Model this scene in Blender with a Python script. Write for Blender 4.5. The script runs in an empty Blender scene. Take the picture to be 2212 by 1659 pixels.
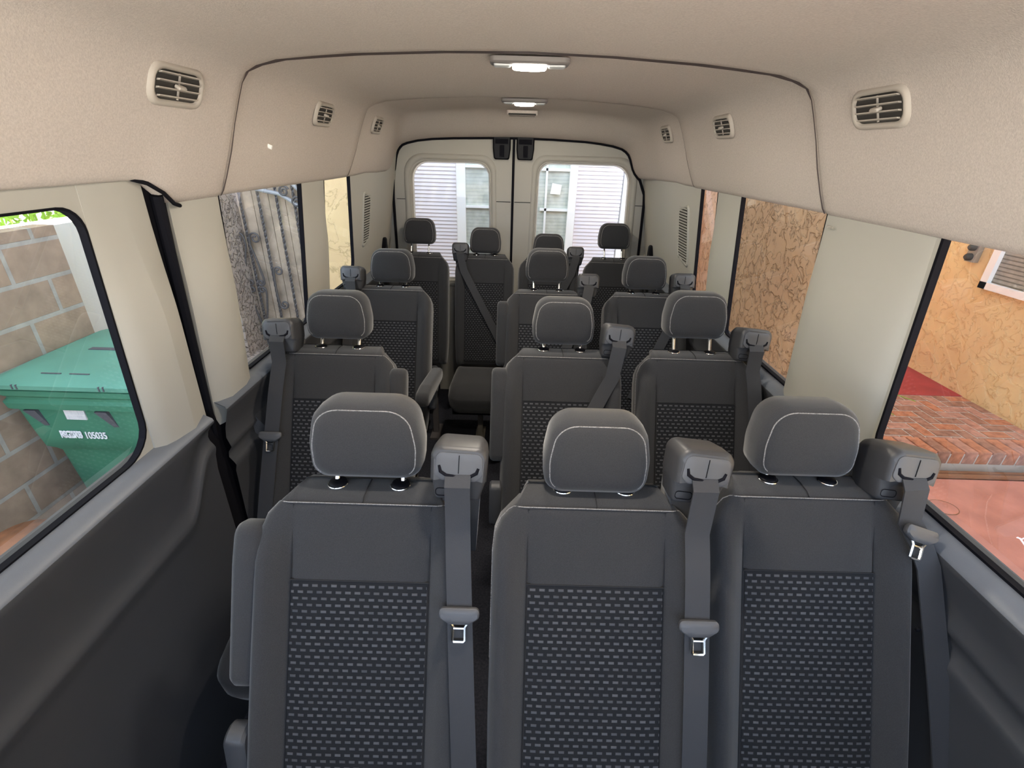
import bpy, bmesh, math, random
from mathutils import Vector, Matrix
from mathutils.geometry import delaunay_2d_cdt
random.seed(7)
SC = bpy.context.scene
COL = SC.collection
PI = math.pi

# ------------------------------------------------------------------ materials
def nodes(name):
    m = bpy.data.materials.new(name); m.use_nodes = True
    nt = m.node_tree
    return m, nt, nt.nodes['Principled BSDF']

def mat(name, col, rough=.6, metal=0., spec=.5, bump=None, var=None, sheen=0., coat=0.):
    """bump=(scale,strength,distance); var=(scale, amount)"""
    m, nt, b = nodes(name)
    b.inputs['Base Color'].default_value = (*col, 1)
    b.inputs['Roughness'].default_value = rough
    b.inputs['Metallic'].default_value = metal
    b.inputs['Specular IOR Level'].default_value = spec
    if sheen:
        b.inputs['Sheen Weight'].default_value = sheen
        b.inputs['Sheen Roughness'].default_value = .5
    if coat: b.inputs['Coat Weight'].default_value = coat
    tc = nt.nodes.new('ShaderNodeTexCoord')
    if var:
        n = nt.nodes.new('ShaderNodeTexNoise'); n.inputs['Scale'].default_value = var[0]; n.inputs['Detail'].default_value = 5
        nt.links.new(tc.outputs['Object'], n.inputs['Vector'])
        r = nt.nodes.new('ShaderNodeValToRGB')
        a = var[1]
        r.color_ramp.elements[0].position = .3; r.color_ramp.elements[1].position = .7
        r.color_ramp.elements[0].color = (*[c*(1-a) for c in col], 1)
        r.color_ramp.elements[1].color = (*[min(1, c*(1+a)) for c in col], 1)
        nt.links.new(n.outputs['Fac'], r.inputs['Fac'])
        nt.links.new(r.outputs['Color'], b.inputs['Base Color'])
    if bump:
        n2 = nt.nodes.new('ShaderNodeTexNoise'); n2.inputs['Scale'].default_value = bump[0]; n2.inputs['Detail'].default_value = 4
        nt.links.new(tc.outputs['Object'], n2.inputs['Vector'])
        bp = nt.nodes.new('ShaderNodeBump'); bp.inputs['Strength'].default_value = bump[1]; bp.inputs['Distance'].default_value = bump[2]
        nt.links.new(n2.outputs['Fac'], bp.inputs['Height']); nt.links.new(bp.outputs['Normal'], b.inputs['Normal'])
    return m

def brick_mat(name, c1, c2, mortar, w, h, msize, axes, off=(0, 0), offset=.5, rough=.85, bump=.6, noise=.12, smooth=.1, blend=None):
    """bricks over object coordinates; axes: indices used for (u, v)"""
    m, nt, b = nodes(name)
    b.inputs['Roughness'].default_value = rough
    tc = nt.nodes.new('ShaderNodeTexCoord'); sp = nt.nodes.new('ShaderNodeSeparateXYZ'); cb = nt.nodes.new('ShaderNodeCombineXYZ')
    nt.links.new(tc.outputs['Object'], sp.inputs[0])
    for i, a in enumerate(axes):
        ad = nt.nodes.new('ShaderNodeMath'); ad.operation = 'ADD'; ad.inputs[1].default_value = off[i]
        nt.links.new(sp.outputs[a], ad.inputs[0]); nt.links.new(ad.outputs[0], cb.inputs[i])
    br = nt.nodes.new('ShaderNodeTexBrick'); br.offset = offset; br.squash = 1
    br.inputs['Color1'].default_value = (*c1, 1); br.inputs['Color2'].default_value = (*c2, 1); br.inputs['Mortar'].default_value = (*mortar, 1)
    br.inputs['Scale'].default_value = 1; br.inputs['Mortar Size'].default_value = msize; br.inputs['Mortar Smooth'].default_value = smooth
    br.inputs['Brick Width'].default_value = w; br.inputs['Row Height'].default_value = h; br.inputs['Bias'].default_value = 0
    nt.links.new(cb.outputs[0], br.inputs['Vector'])
    n = nt.nodes.new('ShaderNodeTexNoise'); n.inputs['Scale'].default_value = 14; n.inputs['Detail'].default_value = 6
    nt.links.new(tc.outputs['Object'], n.inputs['Vector'])
    mx = nt.nodes.new('ShaderNodeMix'); mx.data_type = 'RGBA'; mx.blend_type = 'OVERLAY'; mx.inputs['Factor'].default_value = noise*4
    nt.links.new(br.outputs['Color'], mx.inputs[6]); nt.links.new(n.outputs['Fac'], mx.inputs[7])
    nt.links.new(mx.outputs[2], b.inputs['Base Color'])
    if bump:
        bp = nt.nodes.new('ShaderNodeBump'); bp.inputs['Strength'].default_value = bump; bp.inputs['Distance'].default_value = .01
        bp.invert = True
        nt.links.new(br.outputs['Fac'], bp.inputs['Height']); nt.links.new(bp.outputs['Normal'], b.inputs['Normal'])
    return m

def stucco_mat(name, base, dark, scale=6., crack=.35, line=.016, bump=.35):
    m, nt, b = nodes(name); b.inputs['Roughness'].default_value = .95; b.inputs['Specular IOR Level'].default_value = .1
    tc = nt.nodes.new('ShaderNodeTexCoord')
    n = nt.nodes.new('ShaderNodeTexNoise'); n.inputs['Scale'].default_value = scale; n.inputs['Detail'].default_value = 7; n.inputs['Distortion'].default_value = .5
    nt.links.new(tc.outputs['Object'], n.inputs['Vector'])
    # trowelled islands: thin dark lines along one level of the noise
    sub = nt.nodes.new('ShaderNodeMath'); sub.operation = 'SUBTRACT'; sub.inputs[1].default_value = .52
    nt.links.new(n.outputs['Fac'], sub.inputs[0])
    ab = nt.nodes.new('ShaderNodeMath'); ab.operation = 'ABSOLUTE'; nt.links.new(sub.outputs[0], ab.inputs[0])
    r = nt.nodes.new('ShaderNodeValToRGB'); r.color_ramp.elements[0].position = 0; r.color_ramp.elements[1].position = line
    mid = tuple(base[i]*(1-crack)+dark[i]*crack for i in range(3))
    r.color_ramp.elements[0].color = (*mid, 1); r.color_ramp.elements[1].color = (*base, 1)
    nt.links.new(ab.outputs[0], r.inputs['Fac'])
    n3 = nt.nodes.new('ShaderNodeTexNoise'); n3.inputs['Scale'].default_value = 1.7; n3.inputs['Detail'].default_value = 3
    nt.links.new(tc.outputs['Object'], n3.inputs['Vector'])
    mx = nt.nodes.new('ShaderNodeMix'); mx.data_type = 'RGBA'; mx.blend_type = 'OVERLAY'; mx.inputs['Factor'].default_value = .35
    nt.links.new(r.outputs['Color'], mx.inputs[6]); nt.links.new(n3.outputs['Fac'], mx.inputs[7]); nt.links.new(mx.outputs[2], b.inputs['Base Color'])
    st = nt.nodes.new('ShaderNodeValToRGB'); st.color_ramp.elements[0].position = .44; st.color_ramp.elements[1].position = .56
    nt.links.new(n.outputs['Fac'], st.inputs['Fac'])
    bp = nt.nodes.new('ShaderNodeBump'); bp.inputs['Strength'].default_value = bump; bp.inputs['Distance'].default_value = .012
    nt.links.new(st.outputs['Color'], bp.inputs['Height']); nt.links.new(bp.outputs['Normal'], b.inputs['Normal'])
    return m

def glass_mat(name, tint=(.93, .95, .94), refl=.35):
    m = bpy.data.materials.new(name); m.use_nodes = True
    nt = m.node_tree; nt.nodes.clear()
    o = nt.nodes.new('ShaderNodeOutputMaterial'); mx = nt.nodes.new('ShaderNodeMixShader')
    t = nt.nodes.new('ShaderNodeBsdfTransparent'); t.inputs[0].default_value = (*tint, 1)
    g = nt.nodes.new('ShaderNodeBsdfGlossy'); g.inputs['Roughness'].default_value = .02
    f = nt.nodes.new('ShaderNodeFresnel'); f.inputs[0].default_value = 1.45
    mu = nt.nodes.new('ShaderNodeMath'); mu.operation = 'MULTIPLY'; mu.inputs[1].default_value = refl
    nt.links.new(f.outputs[0], mu.inputs[0]); nt.links.new(mu.outputs[0], mx.inputs[0])
    nt.links.new(t.outputs[0], mx.inputs[1]); nt.links.new(g.outputs[0], mx.inputs[2]); nt.links.new(mx.outputs[0], o.inputs[0])
    return m

def emit_mat(name, col, strength):
    m, nt, b = nodes(name)
    b.inputs['Base Color'].default_value = (*col, 1)
    b.inputs['Emission Color'].default_value = (*col, 1); b.inputs['Emission Strength'].default_value = strength
    return m

def pattern_mat(name):
    """dark cloth woven with rows of small lighter dashes"""
    m, nt, b = nodes(name); b.inputs['Roughness'].default_value = .95; b.inputs['Specular IOR Level'].default_value = .15
    tc = nt.nodes.new('ShaderNodeTexCoord'); sp = nt.nodes.new('ShaderNodeSeparateXYZ'); cb = nt.nodes.new('ShaderNodeCombineXYZ')
    nt.links.new(tc.outputs['UV'], sp.inputs[0])
    nt.links.new(sp.outputs[0], cb.inputs[0]); nt.links.new(sp.outputs[1], cb.inputs[1])
    br = nt.nodes.new('ShaderNodeTexBrick'); br.offset = .5
    br.inputs['Color1'].default_value = (.062, .063, .068, 1); br.inputs['Color2'].default_value = (.090, .091, .097, 1)
    br.inputs['Mortar'].default_value = (.0165, .017, .019, 1)
    br.inputs['Scale'].default_value = 1; br.inputs['Mortar Size'].default_value = .0043; br.inputs['Mortar Smooth'].default_value = .25
    br.inputs['Brick Width'].default_value = .0185; br.inputs['Row Height'].default_value = .0125
    nt.links.new(cb.outputs[0], br.inputs['Vector'])
    nt.links.new(br.outputs['Color'], b.inputs['Base Color'])
    bp = nt.nodes.new('ShaderNodeBump'); bp.inputs['Strength'].default_value = .5; bp.inputs['Distance'].default_value = .002; bp.invert = True
    nt.links.new(br.outputs['Fac'], bp.inputs['Height']); nt.links.new(bp.outputs['Normal'], b.inputs['Normal'])
    return m

M = dict(
    headliner=mat('headliner_cloth', (.535, .48, .435), .95, spec=.1, bump=(420, .25, .002), var=(260, .09)),
    beige=mat('beige_plastic', (.43, .418, .372), .55, spec=.35, bump=(500, .08, .001)),
    doorgrey=mat('rear_door_plastic', (.40, .385, .34), .6, spec=.3, bump=(500, .08, .001)),
    felt=mat('joint_felt', (.115, .095, .095), .95, spec=.05, bump=(300, .3, .002)),  # dark tone that paints the shade at the headliner joints
    dash=mat('dark_trim_plastic', (.052, .054, .060), .50, spec=.55, bump=(600, .15, .001)),
    black=mat('black_rubber', (.006, .006, .009), .85, spec=.12),
    blackgloss=mat('black_gloss', (.005, .005, .007), .45, spec=.12),
    cloth=mat('charcoal_cloth', (.0335, .034, .0365), .95, spec=.12, bump=(900, .3, .001), var=(700, .22), sheen=.25),
    pattern=pattern_mat('dashed_cloth'),
    thread=mat('grey_thread', (.25, .24, .235), .8, bump=(900, .8, .002), var=(420, .5)),
    seam=mat('dark_seam', (.012, .012, .014), .9),
    web=mat('belt_webbing', (.036, .037, .041), .7, spec=.4, bump=(700, .3, .001)),
    beltplastic=mat('belt_plastic', (.042, .042, .045), .45, spec=.5),
    beltface=mat('belt_face_plastic', (.075, .076, .082), .5, spec=.5),
    chrome=mat('chrome', (.82, .82, .80), .18, metal=1),
    carpet=mat('carpet', (.032, .033, .042), 1., spec=.05, bump=(300, .8, .004), var=(120, .3)),
    domehouse=mat('dome_housing', (.20, .185, .18), .5, spec=.3),
    ventp=mat('vent_plastic', (.43, .39, .34), .5, spec=.4),
    ventdark=mat('vent_dark', (.035, .032, .028), .8),
    greyplastic=mat('grey_lens', (.42, .44, .44), .3, spec=.5),
    lamp=emit_mat('lamp_lens', (1., .93, .82), 14.),
    glass=glass_mat('van_glass'),
    green=mat('bin_green', (.054, .216, .137), .5, spec=.4, var=(5, .12)),
    greenlid=mat('bin_lid_green', (.122, .338, .259), .5, spec=.4, var=(4, .1)),
    white=mat('white_paint', (.84, .83, .80), .7),
    render_white=mat('white_render', (.93, .92, .88), .9, spec=.1),
    sticker=brick_mat('sticker_lines', (.62, .62, .68), (.45, .46, .55), (.8, .8, .8), .006, .03, .0015, (0, 2), bump=0),
    serial=mat('white_lettering', (.85, .88, .95), .7),
    block=brick_mat('block_masonry', (.48, .35, .265), (.42, .315, .25), (.50, .475, .45), .36, .18, .011, (1, 2), off=(-2.203+3.6, -1.225+3.6), offset=.5, noise=.10),
    rust=mat('rusty_steel', (.27, .12, .06), .75, spec=.3, var=(7, .75)),
    strap=mat('grey_strap', (.10, .10, .12), .7),
    leaf=mat('leaf_green', (.30, .46, .08), .6, spec=.3, var=(2, .4)),
    leaf2=mat('leaf_yellow', (.55, .62, .16), .6, spec=.3, var=(3, .3)),
    soil=mat('paving', (.34, .29, .25), .95, spec=.1, bump=(30, .4, .01), var=(3, .2)),
    stuccopink=stucco_mat('stucco_pinkish', (.54, .45, .39), (.06, .045, .035), 26, .95, .028, .8),
    stuccotan=stucco_mat('stucco_tan', (.58, .38, .225), (.10, .05, .025), 15, .70, .020, .8),
    stuccoorange=stucco_mat('stucco_orange', (.78, .43, .26), (.20, .10, .05), 15, .60, .018, .8),
    stuccoyellow=stucco_mat('stucco_yellow', (.74, .55, .285), (.30, .19, .07), 8.5, .45, .016, .45),
    stuccocream=stucco_mat('stucco_cream', (.58, .42, .235), (.288, .209, .101), 6, .6),
    plank=mat('weathered_plank', (.47, .37, .28), .85, spec=.15, var=(9, .3)),
    plank_old=mat('plank_old', (.288, .216, .144), .85, spec=.15, var=(9, .35)),
    iron=mat('wrought_iron', (.10, .09, .09), .5, spec=.5),
    ironrail=mat('pale_iron', (.36, .36, .38), .5, spec=.5),
    shutter=mat('lavender_shutter', (.76, .715, .74), .7, spec=.2),
    housewhite=mat('house_trim_white', (.90, .89, .86), .6),
    paneglass=brick_mat('house_glass', (.54, .56, .49), (.54, .56, .49), (.45, .47, .42), 4, .03, .004, (0, 2), bump=0, rough=.3),
    blind=brick_mat('blinds', (.33, .31, .26), (.33, .31, .26), (.16, .15, .12), 4, .035, .006, (1, 2), bump=.5),
    paper=mat('paper_note', (.86, .82, .78), .8),
    redfloor=mat('red_painted_floor', (.36, .055, .055), .6, spec=.2, var=(5, .15)),
    redslab=mat('red_concrete', (.50, .225, .175), .85, spec=.15, var=(5, .16), bump=(60, .2, .004)),
    brickA=mat('brick_orange', (.46, .20, .115), .9, spec=.1, var=(18, .3)),
    brickB=mat('brick_brown', (.34, .18, .125), .9, spec=.1, var=(18, .3)),
    brickC=mat('brick_pink', (.44, .235, .175), .9, spec=.1, var=(18, .3)),
    mortar=mat('mortar', (.50, .455, .40), .95, spec=.1),
    rail=mat('track_metal', (.22, .10, .05), .5, spec=.5),
    bulb=mat('outlet_grey', (.28, .25, .20), .6),
    concrete=mat('pale_concrete', (.68, .66, .62), .9, spec=.1, var=(2, .1)),
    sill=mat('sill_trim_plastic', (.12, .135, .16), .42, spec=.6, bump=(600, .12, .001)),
)

# ------------------------------------------------------------------ mesh helpers
class MB:
    def __init__(s): s.v = []; s.f = []; s.uv = {}
    def add(s, vs, fs):
        b = len(s.v); s.v += [tuple(v) for v in vs]; s.f += [tuple(b+i for i in f) for f in fs]; return b
    def box(s, x0, x1, y0, y1, z0, z1, rot=None, org=None):
        vs = [Vector((x, y, z)) for z in (z0, z1) for y in (y0, y1) for x in (x0, x1)]
        if rot is not None: vs = [rot @ v for v in vs]
        if org is not None: vs = [v + Vector(org) for v in vs]
        s.add(vs, [(0, 2, 3, 1), (4, 5, 7, 6), (0, 1, 5, 4), (2, 6, 7, 3), (0, 4, 6, 2), (1, 3, 7, 5)])
    def loft(s, rings, closed=True, cap=True):
        n = len(rings[0]); b = len(s.v)
        for r in rings: s.v += [tuple(p) for p in r]
        m = n if closed else n-1
        for i in range(len(rings)-1):
            for j in range(m):
                a = b+i*n+j; c = b+i*n+(j+1) % n
                s.f.append((a, c, c+n, a+n))
        if cap and closed:
            s.f.append(tuple(b+j for j in reversed(range(n)))); k = b+(len(rings)-1)*n
            s.f.append(tuple(k+j for j in range(n)))
    def tube(s, pts, r, n=8, cap=True, closed=False):
        pts = [Vector(p) for p in pts]; rings = []
        up = None
        for i, p in enumerate(pts):
            if closed: d = pts[(i+1) % len(pts)]-pts[i-1]
            else: d = (pts[min(i+1, len(pts)-1)]-pts[max(i-1, 0)])
            d.normalize()
            if up is None:
                up = Vector((0, 0, 1)) if abs(d.z) < .9 else Vector((1, 0, 0))
            a = d.cross(up).normalized(); u = a.cross(d).normalized(); up = u
            rr = r(i) if callable(r) else r
            rings.append([p+a*(rr*math.cos(t))+u*(rr*math.sin(t)) for t in (2*PI*k/n for k in range(n))])
        if closed: rings.append(rings[0]); cap = False
        s.loft(rings, True, cap)
    def ribbon(s, pts, w, side, th=.0016):
        """flat band through pts; side: width direction (vector or list)"""
        pts = [Vector(p) for p in pts]; rings = []
        for i, p in enumerate(pts):
            d = (pts[min(i+1, len(pts)-1)]-pts[max(i-1, 0)]).normalized()
            sd = Vector(side[i] if isinstance(side, list) else side); sd = (sd-d*sd.dot(d)).normalized()
            nn = d.cross(sd).normalized()
            rings.append([p+sd*w/2+nn*th, p-sd*w/2+nn*th, p-sd*w/2-nn*th, p+sd*w/2-nn*th])
        s.loft(rings)
    def pillow(s, outline, layers, place, dome=0., rings_in=3):
        """outline: 2D closed loop about its centre; layers: (depth, inset); place(u, v, depth) -> point. The last layer is domed and closed."""
        us = [p[0] for p in outline]; vs = [p[1] for p in outline]
        cx, cy = (max(us)+min(us))/2, (max(vs)+min(vs))/2; hw, hh = (max(us)-min(us))/2, (max(vs)-min(vs))/2
        def ring(dep, ins):
            return [place(cx+(u-cx)*max(.02, (hw-ins)/hw), cy+(v-cy)*max(.02, (hh-ins)/hh), dep) for u, v in outline]
        R = [ring(d, i) for d, i in layers]
        dl, il = layers[-1]
        for k in range(1, rings_in+1):
            f = k/(rings_in+1)
            R.append([place(cx+(u-cx)*((hw-il)/hw)*(1-f), cy+(v-cy)*((hh-il)/hh)*(1-f), dl+dome*(1-(1-f)**2)) for u, v in outline])
        s.loft(R)
    def build(s, name, m, parent=None, smooth=True, angle=40, loc=None, mats=None):
        me = bpy.data.meshes.new(name)
        me.from_pydata([tuple(v) for v in s.v], [], s.f); me.validate(); me.update()
        bm = bmesh.new(); bm.from_mesh(me); bmesh.ops.remove_doubles(bm, verts=bm.verts, dist=1e-5); bmesh.ops.recalc_face_normals(bm, faces=bm.faces)
        bm.to_mesh(me); bm.free()
        me.materials.append(m)
        if smooth:
            me.polygons.foreach_set('use_smooth', [True]*len(me.polygons))
            me.set_sharp_from_angle(angle=math.radians(angle))
        return link(name, me, parent, loc)

def link(name, me, parent=None, loc=None):
    o = bpy.data.objects.new(name, me); COL.objects.link(o)
    if parent: o.parent = parent
    if loc is not None: o.location = loc
    return o
def tag(o, label=None, cat=None, group=None, kind=None):
    if label: o['label'] = label
    if cat: o['category'] = cat
    if group: o['group'] = group
    if kind: o['kind'] = kind
    return o
def empty(name, loc=(0, 0, 0), rz=0):
    o = bpy.data.objects.new(name, None); COL.objects.link(o); o.location = loc; o.rotation_euler = (0, 0, rz); o.empty_display_size = .05
    return o
def struct(o, label=None, cat=None): return tag(o, label, cat, None, 'structure')

def rounded(poly, radii, n=6):
    """polygon with rounded corners"""
    out = []; N = len(poly)
    for i, p in enumerate(poly):
        p = Vector(p); a = Vector(poly[i-1])-p; b = Vector(poly[(i+1) % N])-p
        r = radii[i] if isinstance(radii, (list, tuple)) else radii
        if r <= 1e-6: out.append(tuple(p)); continue
        la, lb = a.length, b.length; a.normalize(); b.normalize()
        ang = a.angle(b); d = min(r/math.tan(ang/2), la*.49, lb*.49)
        r = d*math.tan(ang/2)
        c = p+(a+b).normalized()*(r/math.sin(ang/2))
        s0 = p+a*d-c; s1 = p+b*d-c
        t0 = math.atan2(s0.y, s0.x); t1 = math.atan2(s1.y, s1.x)
        dt = (t1-t0+PI) % (2*PI)-PI
        for k in range(n+1):
            t = t0+dt*k/n; out.append((c.x+r*math.cos(t), c.y+r*math.sin(t)))
    return out

def inside(p, poly):
    c = False; n = len(poly)
    for i in range(n):
        a = poly[i]; b = poly[i-1]
        if (a[1] > p[1]) != (b[1] > p[1]) and p[0] < (b[0]-a[0])*(p[1]-a[1])/(b[1]-a[1])+a[0]: c = not c
    return c

def plate(outer, holes, place, name, m, parent=None, th=0., smooth=False):
    """flat panel with holes; place(u, v, d) -> point with d the thickness direction"""
    vs = []; es = []
    for loop in [outer]+holes:
        b = len(vs); vs += [Vector(p) for p in loop]; es += [(b+i, b+(i+1) % len(loop)) for i in range(len(loop))]
    V, E_, F, *_ = delaunay_2d_cdt(vs, es, [], 0, 1e-6)
    fs = []
    for f in F:
        c = sum((V[i] for i in f), Vector((0, 0)))/len(f)
        if inside(c, outer) and not any(inside(c, h) for h in holes): fs.append(tuple(f))
    mb = MB(); mb.add([place(v.x, v.y, 0) for v in V], fs)
    if th:
        n = len(V); mb.add([place(v.x, v.y, th) for v in V], [tuple(reversed(f)) for f in fs])
        for loop in [outer]+holes:
            b0 = [place(p[0], p[1], 0) for p in loop]; b1 = [place(p[0], p[1], th) for p in loop]; L = len(loop)
            mb.add(b0+b1, [(i, (i+1) % L, L+(i+1) % L, L+i) for i in range(L)])
    return mb.build(name, m, parent, smooth)

def ring_strip(loop, w, place, d0, d1, name, m, parent=None):
    """gasket band just inside a loop"""
    us = [p[0] for p in loop]; vs = [p[1] for p in loop]; cx, cy = (max(us)+min(us))/2, (max(vs)+min(vs))/2
    hw, hh = (max(us)-min(us))/2, (max(vs)-min(vs))/2
    inn = [(cx+(u-cx)*(hw-w)/hw, cy+(v-cy)*(hh-w)/hh) for u, v in loop]
    mb = MB()
    mb.loft([[place(*p, d0) for p in loop], [place(*p, d0) for p in inn], [place(*p, d1) for p in inn], [place(*p, d1) for p in loop], [place(*p, d0) for p in loop]], True, False)
    return mb.build(name, m, parent, False)

# ------------------------------------------------------------------ camera
def make_camera():
    p, yw, ro = math.radians(26.27), math.radians(.19), math.radians(-1.76)
    f0 = Vector((math.sin(yw), math.cos(yw), 0)); rt = Vector((math.cos(yw), -math.sin(yw), 0)); u0 = Vector((0, 0, 1))
    fw = f0*math.cos(p)-u0*math.sin(p); up = u0*math.cos(p)+f0*math.sin(p)
    R = rt*math.cos(ro)-up*math.sin(ro); U = rt*math.sin(ro)+up*math.cos(ro)
    cd = bpy.data.cameras.new('camera'); co = bpy.data.objects.new('camera', cd); COL.objects.link(co)
    m = Matrix((R, U, -fw)).transposed().to_4x4(); m.translation = Vector((-.0195, 0, 1.69))
    co.matrix_world = m
    cd.sensor_width = 36; cd.lens = 1019.2/2212*36; cd.clip_start = .02
    SC.camera = co
make_camera()

# ------------------------------------------------------------------ the van body
XW0, ZW0, XW1, ZW1 = .882, 1.018, .79, 1.564
def xw(z): return XW0-(XW0-XW1)/(ZW1-ZW0)*(z-ZW0)
def side(sg):
    return lambda y, z, d: (sg*(xw(z)+d), y, z)      # d outward
RY = 3.30   # plane of the rear doors

# floor
fl = MB(); fl.box(-.88, .88, -.55, RY+.05, -.03, 0)
struct(fl.build('floor', M['carpet'], smooth=False), 'dark carpeted floor of the van aisle', 'floor')

mb = MB(); mb.box(-.93, .93, -.64, -.60, -.03, .97)  # added out of view to cut low front light on the seats
struct(mb.build('wall_front', M['dash'], smooth=False), 'dark bulkhead behind the driver seats', 'wall')
# --- ceiling: three moulded headliner sections
PR = [(.90, 1.58), (.80, 1.562), (.785, 1.565), (.775, 1.578), (.757, 1.613), (.732, 1.670), (.708, 1.730), (.686, 1.782), (.671, 1.815), (.655, 1.836), (.628, 1.850), (.578, 1.863), (.49, 1.872), (.40, 1.8795), (.2, 1.889), (0, 1.893)]
PROF = PR+[(-x, z) for x, z in PR[-2::-1]]
OPR = [(.90, 1.575), (.775, 1.555), (.757, 1.557), (.747, 1.565), (.728, 1.585), (.712, 1.61), (.70, 1.64), (.69, 1.665), (.675, 1.69), (.655, 1.708), (.628, 1.723), (.57, 1.738), (.49, 1.749), (.40, 1.757), (.2, 1.764), (0, 1.766)]
OPL = [(-.90, 1.575), (-.81, 1.555), (-.80, 1.56), (-.795, 1.57), (-.788, 1.60), (-.782, 1.63), (-.775, 1.655), (-.765, 1.678), (-.752, 1.695), (-.735, 1.710), (-.705, 1.722), (-.64, 1.737), (-.55, 1.748), (-.42, 1.756), (-.2, 1.763)]
OPEN = OPR+OPL[::-1]
def offs(prof, d):
    out = []
    for i, p in enumerate(prof):
        a = Vector(prof[max(0, i-1)]); b = Vector(prof[min(len(prof)-1, i+1)]); t = (b-a).normalized()
        out.append((p[0]+t.y*d, p[1]-t.x*d))
    return out
def offs2(prof, d):
    return [tuple(p[i]+(q[i]-p[i])*(.10 if p[1] < 1.60 else .25 if p[1] < 1.72 else .6 if p[1] < 1.82 else 1.) for i in (0, 1)) for p, q in zip(prof, offs(prof, d))]
def sm(t): t = max(0, min(1, t)); return t*t*(3-2*t)
def front_prof(y):
    """over the sliding door (x < 0) the cove stops higher"""
    k = 1-sm((y-1.0)/.12); P = list(PROF); n = len(P)
    tgt = [(-.92, 1.636), (-.80, 1.622), (-.772, 1.618), (-.763, 1.622), (-.757, 1.634), (-.735, 1.680)]
    for j in range(6):
        i = n-1-j
        P[i] = (P[i][0]*(1-k)+tgt[j][0]*k, P[i][1]*(1-k)+tgt[j][1]*k)
    return P
def rows(lst): return [[(x, y, z) for x, z in p] for y, p in lst]
def sect(lst, name, label):
    mb = MB(); mb.loft(rows(lst), False, False)
    o = mb.build(name, M['headliner'], smooth=True, angle=50); return struct(o, label, 'ceiling')
yy = [-.55, -.2, .1, .4, .7, .9, 1.0, 1.02, 1.04, 1.06, 1.08, 1.10, 1.12, 1.2, 1.26, 1.29]
L = [(y, front_prof(y)) for y in yy]+[(1.297, offs(PROF, .002)), (1.303, offs(PROF, .010)), (1.304, offs2(PROF, .045))]
sect(L, 'ceiling', 'beige cloth headliner section over the front row of seats')
def bulge(prof, a, w=.62):     # sag of the roof panel, strongest in the middle
    return [(x, z-a*max(0, 1-(x/w)**2)) for x, z in prof]
L = [(1.27, offs2(PROF, .030)), (1.40, offs2(PROF, .027)), (1.55, offs2(PROF, .022)), (1.75, offs2(PROF, .015)), (1.95, offs2(PROF, .007)), (2.12, bulge(PROF, .004)), (2.24, bulge(PROF, .004)), (2.305, PROF), (2.310, offs(PROF, .002)), (2.314, offs(PROF, .010)), (2.315, offs2(PROF, .035))]
sect(L, 'ceiling.001', 'beige cloth headliner section between the two curved joints')
def mixp(a, b, t): return [(p[0]*(1-t)+q[0]*t, p[1]*(1-t)+q[1]*t) for p, q in zip(a, b)]
L = [(2.285, offs2(PROF, .022)), (2.45, offs2(PROF, .014)), (2.6, offs(PROF, .006)), (2.70, offs(PROF, .004))]
for y in (2.84, 2.88, 2.92, 2.96, 3.00, 3.04, 3.08, 3.12, 3.16, 3.20, 3.24): L.append((y, mixp(PROF, OPEN, sm((y-2.86)/.40)**1.05)))
L += [(3.262, OPEN), (3.268, offs(OPEN, .006)), (3.27, offs(OPEN, .05))]
sect(L, 'ceiling.002', 'beige cloth headliner section sloping down to the rear doors')
for nm, y0, ww, hh, lb in (('trim_14', 1.3045, .050, .020, 'dark grey felt strip in the first curved headliner joint'), ('trim_15', 2.3155, .020, .012, 'dark grey felt strip in the second curved headliner joint')):  # painted joint shadow: dark strips, widest across the flat ceiling
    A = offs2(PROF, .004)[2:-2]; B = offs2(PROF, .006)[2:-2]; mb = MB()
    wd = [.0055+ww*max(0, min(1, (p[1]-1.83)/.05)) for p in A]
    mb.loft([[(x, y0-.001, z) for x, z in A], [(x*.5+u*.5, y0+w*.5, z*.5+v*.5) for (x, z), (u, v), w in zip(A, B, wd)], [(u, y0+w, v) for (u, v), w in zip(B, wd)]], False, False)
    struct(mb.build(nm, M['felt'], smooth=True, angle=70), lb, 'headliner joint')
# outer roof skin keeps daylight out
rk = MB(); rk.loft([[(x*1.06+(.02 if x > 0 else -.02 if x < 0 else 0), y, z+.06+(.0 if z > 1.7 else .02)) for x, z in PROF[1:-1]] for y in (-.6, RY+.08)], False, False)
struct(rk.build('ceiling.003', M['white'], angle=60), 'white outer roof skin above the headliner', 'roof')

# --- side walls with window openings
def win_loop(f0, f1, r0, r1, zb, zt, rad): return rounded([(f0, zb), (r0, zb), (r1, zt), (f1, zt)], rad)
WIN = {}
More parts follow.
